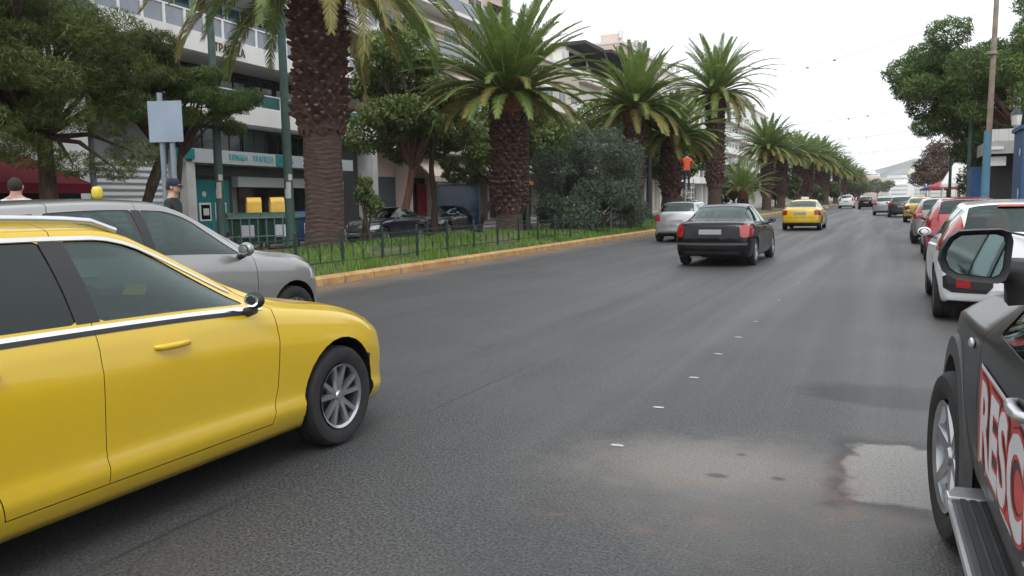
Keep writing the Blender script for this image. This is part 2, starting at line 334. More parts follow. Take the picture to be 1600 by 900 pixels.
# gently mounded turf
def turf_z(x, y):
    u = (x-(MX0-.25))/((MX1+.25)-(MX0-.25)); return .13 + .30*math.sin(math.pi*min(max(u, 0), 1))**.7*(0.85+.15*math.sin(y*.35)) + 0.02*math.sin(x*2.1+y*1.3)
def build_turf():
    V = []; F = []; nx = 14; ys = [-30+1.0*i for i in range(140)] + [112+10*i for i in range(15)]
    for y in ys:
        for i in range(nx+1):
            x = (MX0-.25)+((MX1+.24)-(MX0-.25))*i/nx; V.append((x, y, turf_z(x, y) if 0 < i < nx else .12))
    for a in range(len(ys)-1):
        for i in range(nx): F.append((a*(nx+1)+i, a*(nx+1)+i+1, (a+1)*(nx+1)+i+1, (a+1)*(nx+1)+i))
    o = raw('median_ground', V, F, M['turf'], smooth=True); tag(o, kind='structure')
build_turf()
def build_grass():
    g = np.random.default_rng(3); n = 60000
    y = 6+ (g.random(n)**1.5)*60; x = MX0-.28 - g.random(n)**1.2*5.6
    z = np.array([turf_z(a, b) for a, b in zip(x, y)])-.01
    h = (.05+.09*g.random(n))*(1+.8*(np.sin(x*1.7+y*.9)*np.cos(y*1.3) > .3)); a = g.random(n)*6.28; w = .008+y*.0006
    dx, dy = np.cos(a)*w, np.sin(a)*w; lx, ly = (g.random(n)-.5)*.08, (g.random(n)-.5)*.08
    V = np.stack([np.stack([x-dx, y-dy, z], 1), np.stack([x+dx, y+dy, z], 1), np.stack([x+lx, y+ly, z+h], 1)], 1).reshape(-1, 3)
    k = (np.sin(x*2.3+1.1*np.sin(y*.8))+np.sin(y*1.1+x*.7)+1.4*g.random(n)) > -.35; V = V.reshape(-1, 3, 3)[k].reshape(-1, 3); n = int(k.sum())
    o = raw('grass', V, np.arange(3*n).reshape(-1, 3), leaf_mat('grass_blades', (0.06, 0.12, 0.02), (0.18, 0.30, 0.055), (0.30, 0.32, 0.11), nscale=.6)); tag(o, kind='stuff')
build_grass()
# far pavement and near pavement
strip('far_kerb', [(-22.6, -.02), (-22.6, .13), (-22.63, .15), (-22.9, .15), (-22.9, -.02)], -40, 600, M['kerb_stone'])
strip('far_pavement', [(-22.9, -.02), (-22.9, .144), (-45, .144), (-45, -.02)], -40, 600, M['paving'])
strip('near_kerb', [(2.5, -.02), (2.5, .13), (2.53, .15), (2.8, .15), (2.8, -.02)], -40, 600, M['kerb_stone'])
strip('near_pavement', [(2.8, -.02), (2.8, .144), (30, .144), (30, -.02)], -40, 600, M['paving'])
M['dot_paint'] = mat('dot_paint', (0.40, 0.40, 0.385), 0.6, var=0.2, scale=30)
ORD = ('nearest', 'second nearest', 'third nearest', 'fourth nearest', 'fifth nearest', 'sixth nearest', 'seventh nearest', 'next to last', 'farthest')
for i, y in enumerate((4.74, 5.75, 6.85, 8.0, 9.06, 10.3, 12.6, 15.2, 19.0)):
    b = MB(); w = .048 if i < 5 else .03; jx = rnd.uniform(-.015, .015)
    b.add([(-1.54+jx-w, y-.018, .004), (-1.54+jx-w*.2, y-.026, .004), (-1.54+jx+w*.9, y-.016, .004), (-1.54+jx+w*.7, y+.012, .004), (-1.54+jx+w*.1, y+.024, .004), (-1.54+jx-w*.8, y+.015, .004)], [(0, 1, 2, 3, 4, 5)])
    o = b.build('lane_dot', M['dot_paint']); tag(o, ORD[i]+' of the small worn pale dots of the lane line', 'road marking', 'worn dots of the lane line')
# hills
def hills():
    m = mat('hill_scrub', (0.10, 0.12, 0.10), 0.95, var=0.3, scale=0.02, col2=(0.22, 0.23, 0.2), detail=8)
    V = []; F = []; nx = 60; ny = 12
    for j in range(ny+1):
        for i in range(nx+1):
            x = -1500+3200*i/nx; y = 2100+900*j/ny
            t = j/ny; hgt = 60+55*math.exp(-((x-320)/360)**2)+14*math.sin(x*.006+1)+6*math.sin(x*.021)
            z = -5+hgt*math.sin(min(1, t*1.6)*math.pi/2)*(1+.05*math.sin(x*.05+y*.03))*1.0
            V.append((x, y, z))
    for j in range(ny):
        for i in range(nx): F.append((j*(nx+1)+i, j*(nx+1)+i+1, (j+1)*(nx+1)+i+1, (j+1)*(nx+1)+i))
    tag(raw('hills', V, F, m, smooth=True), kind='structure')
hills()
def haze():
    m = bpy.data.materials.new('haze_air'); m.use_nodes = True; n, l = nodes(m); n.remove(n['Principled BSDF']); v = n.new('ShaderNodeVolumePrincipled')
    v.inputs['Color'].default_value = (0.93, 0.96, 1.0, 1); v.inputs['Density'].default_value = 0.0002; l.new(v.outputs[0], n['Material Output'].inputs['Volume'])
    b = MB(); b.b2(-1900, 2100, -400, 3200, -1.2, 150); tag(b.build('haze', m), kind='stuff')
haze()

# ------------------------------------------------------------------ cars
def pchip(ctrl):
    x = np.array([c[0] for c in ctrl], float); y = np.array([c[1] for c in ctrl], float)
    h = np.diff(x); d = np.diff(y)/h; m = np.zeros(len(x))
    for i in range(1, len(x)-1):
        if d[i-1]*d[i] > 0:
            w1, w2 = 2*h[i]+h[i-1], h[i]+2*h[i-1]; m[i] = (w1+w2)/(w1/d[i-1]+w2/d[i])
    m[0], m[-1] = d[0], d[-1]
    def f(t):
        t = np.clip(t, x[0], x[-1]); i = np.clip(np.searchsorted(x, t)-1, 0, len(x)-2); s = (t-x[i])/h[i]
        return (1+2*s)*(1-s)**2*y[i]+s*(1-s)**2*h[i]*m[i]+s*s*(3-2*s)*y[i+1]+s*s*(s-1)*h[i]*m[i+1]
    return f
TS = [0, .05, .11, .17, .22, .27, .33, .42, .52, .62, .70, .76, .82, .88, .94, 1.0]
FW = [.93, .955, .970, .980, .985, .988, .990, .993, .997, 1.0, 1.0, .996, .991, .984, .968, .945]
class Car:
    """lofted closed body from side and plan curves; every panel, pane and lamp is cut out of that surface"""
    def __init__(s, spec):
        s.__dict__.update(spec)
        for k in ('top', 'belt', 'bot', 'hw', 'rw', 'kb'): setattr(s, 'f_'+k, pchip(spec[k]))
        s.L0, s.L1 = s.top[0][0], s.top[-1][0]; s.fw = spec.get('fw', FW); s.flare = spec.get('flare', .012)
        s.refmesh()
    def section(s, y0, o=0, zmin=None):
        y0 = float(y0); b, B, T = float(s.f_bot(y0))+o, float(s.f_belt(y0)), float(s.f_top(y0))-o
        if zmin is not None: b = max(b, zmin)
        w, r = float(s.f_hw(y0)), float(s.f_rw(y0))
        fl = sum(max(0, 1-((y0-a)/.52)**2)**.6 for a in (s.ax_r, s.ax_f))*s.flare
        B = min(B, T-.012); b = min(b, B-.05)
        d = min(s.__dict__.get('drop', .075), .42*(T-B)); E = T-d; kb = float(s.f_kb(y0)); P = []
        for x in (0, .45, .82): P.append((x*w*.9, b))
        for t, f in zip(TS, s.fw): P.append((w*f+fl*math.exp(-((t-.45)/.33)**2)-o, b+(B-b)*t))
        wb = w*s.fw[-1]-o; rr = min(r, wb)-o*.8; n = 9
        for i in range(1, n):
            u = i/n; P.append((wb+(rr-wb)*u+math.sin(math.pi*u)*.022*min(1, (E-B)/.3), B+(E-B)*u))
        m = 8
        for i in range(m+1):
            a = math.pi/2*i/m; P.append((max(0, rr)*math.cos(a)**.8, E+(T-E)*math.sin(a)**.8))
        P[-1] = (0, T)
        return P, kb, w
    def stations(s, ya, yb):
        N = s.__dict__.get('nst', 88); t = np.linspace(0, 1, N); u = .5-.5*np.cos(math.pi*t); u = .86*u+.14*t
        return ya+(yb-ya)*u
    def loft(s, o=0, ya=None, yb=None, zmin=None):
        ya = s.L0 if ya is None else ya; yb = s.L1 if yb is None else yb
        full = ya == s.L0 and yb == s.L1; mid = (s.L0+s.L1)/2; sc = (s.L1-s.L0-2*o)/(s.L1-s.L0) if full else 1
        V = []; rings = []
        for y0 in s.stations(ya, yb):
            P, kb, w = s.section(y0, o, zmin); yy = mid+(y0-mid)*sc if full else y0; ring = []
            Q = [(x, z) for x, z in P] + [(-x, z) for x, z in P[-2:0:-1]]
            for x, z in Q: ring.append(len(V)); V.append((x, yy-kb*(x/w)**2, z))
            rings.append(ring)
        k = len(rings[0]); F = []
        for a, c in zip(rings, rings[1:]):
            for i in range(k): F.append((a[i], a[(i+1) % k], c[(i+1) % k], c[i]))
        for end, y0 in ((0, ya), (-1, yb)):
            P, kb, w = s.section(y0, o, zmin); yy = mid+(y0-mid)*sc if full else y0; h = len(P); ring = rings[end]; nx = 7; rows = []
            for i in range(h):
                R, L = ring[i], ring[(k-i) % k]; row = [R]
                if 0 < i < h-1:
                    for j in range(1, nx):
                        x = P[i][0]*(1-2*j/nx); row.append(len(V)); V.append((x, yy-kb*(x/w)**2, P[i][1]))
                    row.append(L)
                else: row = [R]*(nx+1)
                rows.append(row)
            for i in range(h-1):
                for j in range(nx):
                    q = [rows[i][j], rows[i+1][j], rows[i+1][j+1], rows[i][j+1]]; q2 = []
                    for t in q:
                        if t not in q2: q2.append(t)
                    if len(q2) < 3: continue
                    F.append(tuple(q2 if end == 0 else q2[::-1]))
        return V, F
    def refmesh(s):
        V, F = s.loft(); me = bpy.data.meshes.new('ref'); me.from_pydata(V, [], F)
        bm = bmesh.new(); bm.from_mesh(me); bmesh.ops.recalc_face_normals(bm, faces=bm.faces); bmesh.ops.triangulate(bm, faces=bm.faces); bm.normal_update()
        s.bvh = BVHTree.FromBMesh(bm); bm.verts.ensure_lookup_table(); bm.faces.ensure_lookup_table()
        s.rf = [[v.index for v in f.verts] for f in bm.faces]; s.rv = [v.co.copy() for v in bm.verts]; s.rn = [v.normal.copy() for v in bm.verts]; bm.free(); bpy.data.meshes.remove(me)
    def refnormal(s, p):
        loc, nrm, idx, dist = s.bvh.find_nearest(p)
        if loc is None: return None
        a, b, c = s.rf[idx]; A, B, Cc = s.rv[a], s.rv[b], s.rv[c]; v0, v1, v2 = B-A, Cc-A, loc-A
        d00, d01, d11, d20, d21 = v0.dot(v0), v0.dot(v1), v1.dot(v1), v2.dot(v0), v2.dot(v1); den = d00*d11-d01*d01
        if abs(den) < 1e-14: return nrm
        v = (d11*d20-d01*d21)/den; w = (d00*d21-d01*d20)/den
        return (s.rn[a]*(1-v-w)+s.rn[b]*v+s.rn[c]*w).normalized()
    # --- warped cutters
    def cutter(s, poly, hx, side=None, xin=None, bulge=True):
        """poly in (y,z) of the unwarped side view; hx(z) outer half width; xin = inner |x| limit for side pieces"""
        V = []; F = []; k = len(poly)
        hx = hx if callable(hx) else (lambda z, h=hx: h)
        xs = np.linspace(-1, 1, 9) if xin is None else np.linspace(0, 1, 4)
        for t in xs:
            for y, z in poly:
                x = hx(z)*t if xin is None else side*(xin+(hx(z)-xin)*t)
                V.append((x, y-(float(s.f_kb(y))*(x/float(s.f_hw(y)))**2 if bulge else 0), z))
        n = len(xs)
        for a in range(n-1):
            for i in range(k): F.append((a*k+i, a*k+(i+1) % k, (a+1)*k+(i+1) % k, (a+1)*k+i))
        F += [tuple(range(k-1, -1, -1)), tuple((n-1)*k+i for i in range(k))]
        return V, F
_tmp = []
def tmpobj(V, F=None):
    if isinstance(V, bpy.types.Mesh): me = V
    else:
        me = bpy.data.meshes.new('tmp'); me.from_pydata([tuple(p) for p in V], [], F)
        bm = bmesh.new(); bm.from_mesh(me); bmesh.ops.remove_doubles(bm, verts=bm.verts, dist=1e-6); bmesh.ops.recalc_face_normals(bm, faces=bm.faces); bm.to_mesh(me); bm.free()
    o = bpy.data.objects.new('tmp', me); WC.objects.link(o); _tmp.append(o); return o
def boolean(base, ops):
    """base mesh object, ops = [(op, cutter object)]"""
    for solver in ('MANIFOLD', 'EXACT'):
        o = bpy.data.objects.new('tmpb', base.data); WC.objects.link(o)
        for op, c in ops:
            m = o.modifiers.new('b', 'BOOLEAN'); m.operation = op; m.solver = solver; m.object = c
        me = evalmesh(o); bpy.data.objects.remove(o)
        if len(me.polygons) > 0: return me
    return me
def cleanup():
    for o in _tmp: bpy.data.objects.remove(o)
    _tmp.clear()
def finish(car, me, name, m, parent, thr=.80):
    """link a cut piece, shaded with the normals of the uncut body"""
    me.materials.clear()
    for q in (m if isinstance(m, (list, tuple)) else [m]): me.materials.append(q)
    me.polygons.foreach_set('material_index', [0]*len(me.polygons))
    o = bpy.data.objects.new(name, me); C.objects.link(o); o.parent = parent
    if len(me.polygons) == 0: print('EMPTY PIECE', name); return o
    me.shade_smooth(); cache = {}; nr = []
    vs_ = me.vertices; nv = [None]*len(me.loops)
    for p in me.polygons:
        fn = p.normal
        for li in p.loop_indices:
            vi = me.loops[li].vertex_index
            if vi not in cache: cache[vi] = car.refnormal(vs_[vi].co)
            r = cache[vi]; nv[li] = tuple(r if r is not None and r.dot(fn) > thr else fn)
    me.normals_split_custom_set(nv); return o

def wheel(root, x, y, r, wdt, style, side, steer=0, det=1, rimmat='rim'):
    w = empty('wheel', (x, y, r), steer); w.parent = root
    hw = wdt/2; n = 40 if det else 20; b = MB(); rr = r*.66
    prof = [(rr, -hw*.8), (r*.80, -hw), (r*.93, -hw*.93), (r*.985, -hw*.72), (r, -hw*.4), (r, -.012), (r-.01, -.01), (r-.01, .01), (r, .012), (r, hw*.4), (r*.985, hw*.72), (r*.93, hw*.93), (r*.80, hw), (rr, hw*.8)]
    b.lathe(prof, n=n, axis='x', close=True); b.build('tyre', M['rubber'], w, smooth=40)
    b = MB(); s = side
    b.lathe([(rr*.98, s*hw*.9), (rr*.90, s*hw*.80), (rr*.87, s*hw*.45), (rr*.86, -s*hw*.6), (rr*.96, -s*hw*.7)], n=n, axis='x')
    ns = {5: 5, 10: 5, 6: 6, 9: 9}.get(style, 5)
    for i in range(ns):
        a0 = 2*math.pi*i/ns+.3
        for da in ((-.13, .13) if style in (10, 5) else (0,)):
            a = a0+da; a2 = a0+da*(2.0 if style == 10 else 1.6); ww = .018 if style in (10, 5) else .035
            p0 = Vector((s*hw*.62, math.cos(a)*rr*.16, math.sin(a)*rr*.16)); p1 = Vector((s*hw*.74, math.cos(a2)*rr*.92, math.sin(a2)*rr*.92))
            t = (p1-p0).normalized(); q = t.cross(Vector((1, 0, 0))).normalized(); X = Vector((s*.02, 0, 0)); V = []
            for p, k in ((p0, ww*1.3), (p1, ww)): V += [p-q*k-X, p+q*k-X, p+q*k*.7+X*.4, p-q*k*.7+X*.4]
            b.add(V, [(0, 3, 2, 1), (4, 5, 6, 7), (0, 1, 5, 4), (1, 2, 6, 5), (2, 3, 7, 6), (3, 0, 4, 7)])
    b.lathe([(.0001, s*hw*.80), (rr*.14, s*hw*.78), (rr*.2, s*hw*.6), (rr*.2, s*hw*.4)], n=16, axis='x')
    b.build('rim', M[rimmat], w, smooth=30)
    b = MB(); b.lathe([(.0001, s*hw*.18), (rr*.62, s*hw*.2), (rr*.62, s*hw*.05), (.0001, s*hw*.05)], n=20, axis='x'); b.lathe([(.0001, -s*hw*.5), (rr*.87, -s*hw*.5), (rr*.87, -s*hw*.55), (.0001, -s*hw*.55)], n=20, axis='x')
    b.build('brake_disc', M['rim_dark'], w); return w

def seat(root, x, y, h=.0, w=.48):
    b = MB(); b.box((x, y, .47+h), (w, .5, .16)); b.box((x, y-.27, .80+h), (w*.95, .13, .62), rx=-.22); b.box((x, y-.37, 1.16+h), (w*.5, .09, .17), rx=-.15)
    return b.build('car_seat', M['seat'], root, bevel=.03)

def make_car(name, spec, root, pm, det=1, glass='car_glass'):
    """root gets body, doors, panes, lamps, wheels..."""
    car = Car(spec); g = lambda k, d=None: spec.get(k, d)
    outer = tmpobj(*car.loft()); ax_f, ax_r, r = spec['ax_f'], spec['ax_r'], spec['wr']; W = max(c[1] for c in spec['hw'])
    cy0, cy1 = spec['cabin']; inner = tmpobj(*car.loft(.055, cy0, cy1, zmin=.34))
    ops = [('DIFFERENCE', inner)]
    for a in (ax_r, ax_f):
        for s in (-1, 1):
            b = MB(); pr = []
            for i in range(28):
                t = 2*math.pi*i/28; pr.append((a+math.cos(t)*(r*g('archk', 1.155)), r+.01+math.sin(t)*(r*g('archk', 1.155))))
            b.prism(pr, s*(W-.30), s*(W+.3), 'x'); ops.append(('DIFFERENCE', tmpobj(b.v, b.f)))
    # pane cutters
    def clampT(y): return float(car.f_top(y))
    # actual roof-edge and belt lines of the side view
    ys = np.linspace(car.L0, car.L1, 300); E = []; Bl = []
    for y in ys:
        P, kb, w = car.section(y); iB = 3+len(TS)-1; iE = iB+9
        E.append((y-kb*(P[iE][0]/w)**2, P[iE][1])); Bl.append((y-kb*(P[iB][0]/w)**2, P[iB][1]))
    E = np.array(E); Bl = np.array(Bl); E = E[np.argsort(E[:, 0])]; Bl = Bl[np.argsort(Bl[:, 0])]
    ub = lambda y: float(np.interp(y, E[:, 0], E[:, 1]))-g('mtop', .02)
    lb = lambda y: float(np.interp(y, Bl[:, 0], Bl[:, 1]))+g('mbot', .03)
    def side_poly(y0b, y0t, y1b, y1t, pad=0, n=14):
        lo = [(y, lb(y)-pad) for y in np.linspace(y0b-pad, y1b+pad, n)]; hi = [(y, max(ub(y)+pad, lb(y)+.01)) for y in np.linspace(y1t+pad, y0t-pad, n)]
        # round the corners a little
        P = lo+hi; out = []
        k = len(P)
        for i in range(k):
            a, b_, c = Vector(P[i-1]), Vector(P[i]), Vector(P[(i+1) % k])
            if (b_-a).length > 1e-4 and (c-b_).length > 1e-4 and (b_-a).angle(c-b_) > .5:
                q = min(.035, (b_-a).length*.45, (c-b_).length*.45)
                out += [tuple(b_+(a-b_).normalized()*q), tuple(b_+(a-b_).normalized()*q*.3+(c-b_).normalized()*q*.3), tuple(b_+(c-b_).normalized()*q)]
            else: out.append(tuple(b_))
        return out
    def plain(poly, side, xin=.3, xo=None): # unwarped side cutter
        b = MB(); b.prism(poly, side*xin, side*(xo or W+.2), 'x'); return tmpobj(b.v, b.f)
    panes = []
    for wi, wp in enumerate(spec['windows']):
        p = side_poly(*wp)
        for s in (-1, 1): c = plain(p, s); panes.append(('window', c)); ops.append(('DIFFERENCE', c))
    def screen(ya, yb, hwid, name_):
        yy = np.linspace(ya, yb, 10); up = []; dn = []
        for i, y in enumerate(yy):
            e = .01; dz = (clampT(y+e)-clampT(y-e))/(2*e); nn = Vector((-dz, 1)).normalized(); z = clampT(y)
            up.append((y+nn.x*.06, z+nn.y*.06)); dn.append((y-nn.x*.11, z-nn.y*.11))
        return tmpobj(*car.cutter(up+dn[::-1], hwid))
    wsy = spec['ws']; hx = g('wshx', lambda z: .555+(1.42-z)*.26)
    c = screen(wsy[0], wsy[1], hx, 'ws'); panes.append(('windscreen', c)); ops.append(('DIFFERENCE', c))
    rs = spec.get('rw_')
    if rs:
        c = screen(rs[0], rs[1], g('rwhx', lambda z: .54+(1.40-z)*.22), 'rw'); panes.append(('rear_window', c)); ops.append(('DIFFERENCE', c))
    # doors
    doors = []
    if det >= 1:
        for dp in spec['doors']:   # closed polygons in y,z
            for s in (-1, 1):
                if dp == 'x': continue
                doors.append(plain(dp, s, .45))
    shell = tmpobj(boolean(outer, ops))
    def grow(poly, e):
        c = Vector((sum(p[0] for p in poly)/len(poly), sum(p[1] for p in poly)/len(poly))); k = len(poly); out = []
        for i in range(k):
            a, b_, d = Vector(poly[i-1]), Vector(poly[i]), Vector(poly[(i+1) % k])
            n1 = (b_-a).normalized(); n2 = (d-b_).normalized(); n = Vector((n1.y+n2.y, -n1.x-n2.x)); n = n.normalized() if n.length > 1e-6 else Vector((0, 0))
            if n.dot(b_-c) < 0: n = -n
            out.append(tuple(b_+n*e))
        return out
    bops = []
    if det >= 1:
        for dp in spec['doors']:
            for s in (-1, 1):
                d = finish(car, boolean(shell, [('INTERSECT', plain(dp, s, .45))]), 'door', [pm, M['black_plastic']], root)
                bops.append(('DIFFERENCE', plain(grow(dp, .006), s, .45)))
                if dp[0][0] is not None and spec.get('handles', True):
                    yb = min(p[0] for p in dp)+.13; yb += g('hfwd', 0); hz = lb(yb+.05)-g('hdrop', .13); P = None
                    xx = s*(float(car.f_hw(yb+.08))*.985); b = MB()
                    b.tube([(xx-s*.01, yb, hz), (xx+s*.028, yb+.025, hz), (xx+s*.034, yb+.10, hz), (xx+s*.028, yb+.175, hz), (xx-s*.01, yb+.2, hz)], [.012, .016, .017, .016, .012], 8)
                    b.build('handle', g('handle_mat') or pm, d, smooth=50)
        for extra in spec.get('cuts', []):
            b = MB(); b.prism(extra, -W-.2, W+.2, 'x'); bops.append(('DIFFERENCE', tmpobj(b.v, b.f)))
    body = finish(car, boolean(shell, bops) if bops else shell.data.copy(), 'body', [pm, M['black_plastic']], root)
    me = body.data; arr = []
    for p in me.polygons:   # wheel wells, cabin lining and underside are bare black
        c = p.center; k = 0
        for a in (ax_r, ax_f):
            if math.hypot(c.y-a, c.z-r-.01) < r*g('archk', 1.155)+.004 and abs(c.x) < W-.02: k = 1
        q = car.refnormal(c); loc = car.bvh.find_nearest(c)
        if loc[3] > .02 or (c.z < .45 and p.normal.z < -.75): k = 1
        arr.append(k)
    me.polygons.foreach_set('material_index', arr)
    for o in list(kids(root)):
        if o.name.startswith('door'):
            o.data.polygons.foreach_set('material_index', [1 if car.bvh.find_nearest(p.center)[3] > .02 else 0 for p in o.data.polygons])
    # panes
    po, pi = tmpobj(*car.loft(.004)), tmpobj(*car.loft(.010))
    for nm, c in panes:
        o = finish(car, boolean(po, [('DIFFERENCE', pi), ('INTERSECT', c)]), nm, M[glass if nm != 'window' else (g('sideglass', glass) if not isinstance(g('sideglass'), (list, tuple)) else g('sideglass').pop(0))], root, .5)
    # surface pieces: (name, material, kind, geometry, proud, depth)
    offs = {}
    def off(o):
        o = round(o, 4)
        if o not in offs: offs[o] = tmpobj(*car.loft(o))
        return offs[o]
    for nm, mm, kind, geo, a, d in spec.get('pieces', []):
        for s in ((-1, 1) if kind in ('side', 'rear2', 'front2') else (0,)):
            b = MB()
            if kind == 'pillar':
                pass
                for s2 in (-1, 1): finish(car, boolean(off(-a), [('DIFFERENCE', off(d)), ('INTERSECT', plain(side_poly(*geo, pad=.0), s2, .4))]), nm, M[mm], root, .5)
                continue
            if kind == 'side': cc = plain(geo, s, .5)
            elif kind == 'warp': cc = tmpobj(*car.cutter(geo[0], geo[1]))
            elif kind == 'roofline':
                y0, y1, d0, d1 = geo; yy = np.linspace(y0, y1, 30); pl = [(y, ub(y)+d0) for y in yy]+[(y, ub(y)+d1) for y in yy[::-1]]
                for s2 in (-1, 1): finish(car, boolean(off(-a), [('DIFFERENCE', off(d)), ('INTERSECT', plain(pl, s2, .4))]), nm, M[mm], root, .5)
                continue
            elif kind == 'belt': # strip along the window line: (y0, y1, dz0, dz1)
                y0, y1, d0, d1 = geo; yy = np.linspace(y0, y1, 16)
                pl = [(y, lb(y)+d0) for y in yy]+[(y, lb(y)+d1) for y in yy[::-1]]
                for s2 in (-1, 1): finish(car, boolean(off(-a), [('DIFFERENCE', off(d)), ('INTERSECT', plain(pl, s2, .4))]), nm, M[mm], root, .5)
                continue
            elif kind in ('rear', 'front'): b.prism([(x, z) for x, z in geo], *((car.L0-.3, car.L0+g('reardepth', .6)) if kind == 'rear' else (car.L1-.75, car.L1+.3)), 'y'); cc = tmpobj(b.v, b.f)
            elif kind in ('rear2', 'front2'): b.prism([(s*x, z) for x, z in geo], *((car.L0-.3, car.L0+g('reardepth', .6)) if kind == 'rear2' else (car.L1-.9, car.L1+.3)), 'y'); cc = tmpobj(b.v, b.f)
            finish(car, boolean(off(-a), [('DIFFERENCE', off(d)), ('INTERSECT', cc)]), nm, M[mm] if isinstance(mm, str) else mm, root, .5)
    # wheels
    tw = g('tw', .205)
    for a in (ax_r, ax_f):
        for s in (-1, 1):
            wheel(root, s*(W-tw/2-.012+car.flare*.8+g('wout', 0)), a, r, tw, g('rimstyle', 5), s, (g('steer', 0) if a == ax_f else 0), det, g('rimmat', 'rim'))
    # mirrors
    if g('mirror', True):
        my, mz = g('mirror')
        for s in (-1, 1):
            xx = float(car.f_hw(my))*.95; ms = g('mscale', .86); b = MB(); b.ball((s*(xx+.13*ms), my, mz+.02), (.105*ms, .055*ms, .075*ms), 18, 12)
            mo = b.build('wing_mirror', g('mirror_mat') or pm, root, smooth=60)
            b = MB(); b.tube([(s*(xx-.03), my+.02, mz-.06), (s*(xx+.07), my+.01, mz-.035)], [.03, .022], 8); b.build('stalk', M['black_plastic'], mo, smooth=60)
            b = MB(); b.v = []; pl = [(s*(xx+.13*ms)+.080*ms*math.cos(a), mz+.02+.053*ms*math.sin(a)) for a in np.linspace(0, 2*math.pi, 20)[:-1]]; b.prism(pl, my-.046*ms, my-.038*ms, 'y'); b.build('mirror_glass', M['mirror_glass'], mo)
    # inside
    b = MB(); fl0, fl1 = cy0+.08, cy1-.1; wi = W-.16
    b.b2(-wi, wi, fl0, fl1, .30, .40); b.b2(-wi+.02, wi-.02, fl1-.42, fl1-.05, .4, .86); b.build('cabin_floor', M['black_plastic'], root)
    sy = g('seaty', -.15)
    for s in (-1, 1): seat(root, s*.38, sy, g('seath', 0))
    if g('rearseat', True):
        b = MB(); b.box((0, sy-.95, .47), (1.25, .5, .2)); b.box((0, sy-1.24, .78), (1.25, .14, .6), rx=-.3); b.build('rear_seat', M['seat'], root, bevel=.03)
    b = MB(); ring = [(-.38+.18*math.cos(t), sy+.52+.05*math.sin(t), .88+.17*math.sin(t)) for t in np.linspace(0, 2*math.pi, 20)]
    b.tube(ring, .014, 6, cap=False); b.tube([(-.38, sy+.52, .88), (-.38, sy+.72, .74)], .03, 6); b.build('steering_wheel', M['seat'], root)
    # number plates
    for key, dy in (('plate_r', -1), ('plate_f', 1)):
        if g(key):
            y, z = g(key); b = MB(); b.box((0, y, z), (.50, .012, .11)); b.build('number_plate', M['plate'], root)
    for ex in g('extra', []): ex(root, car, pm)
    cleanup(); return car

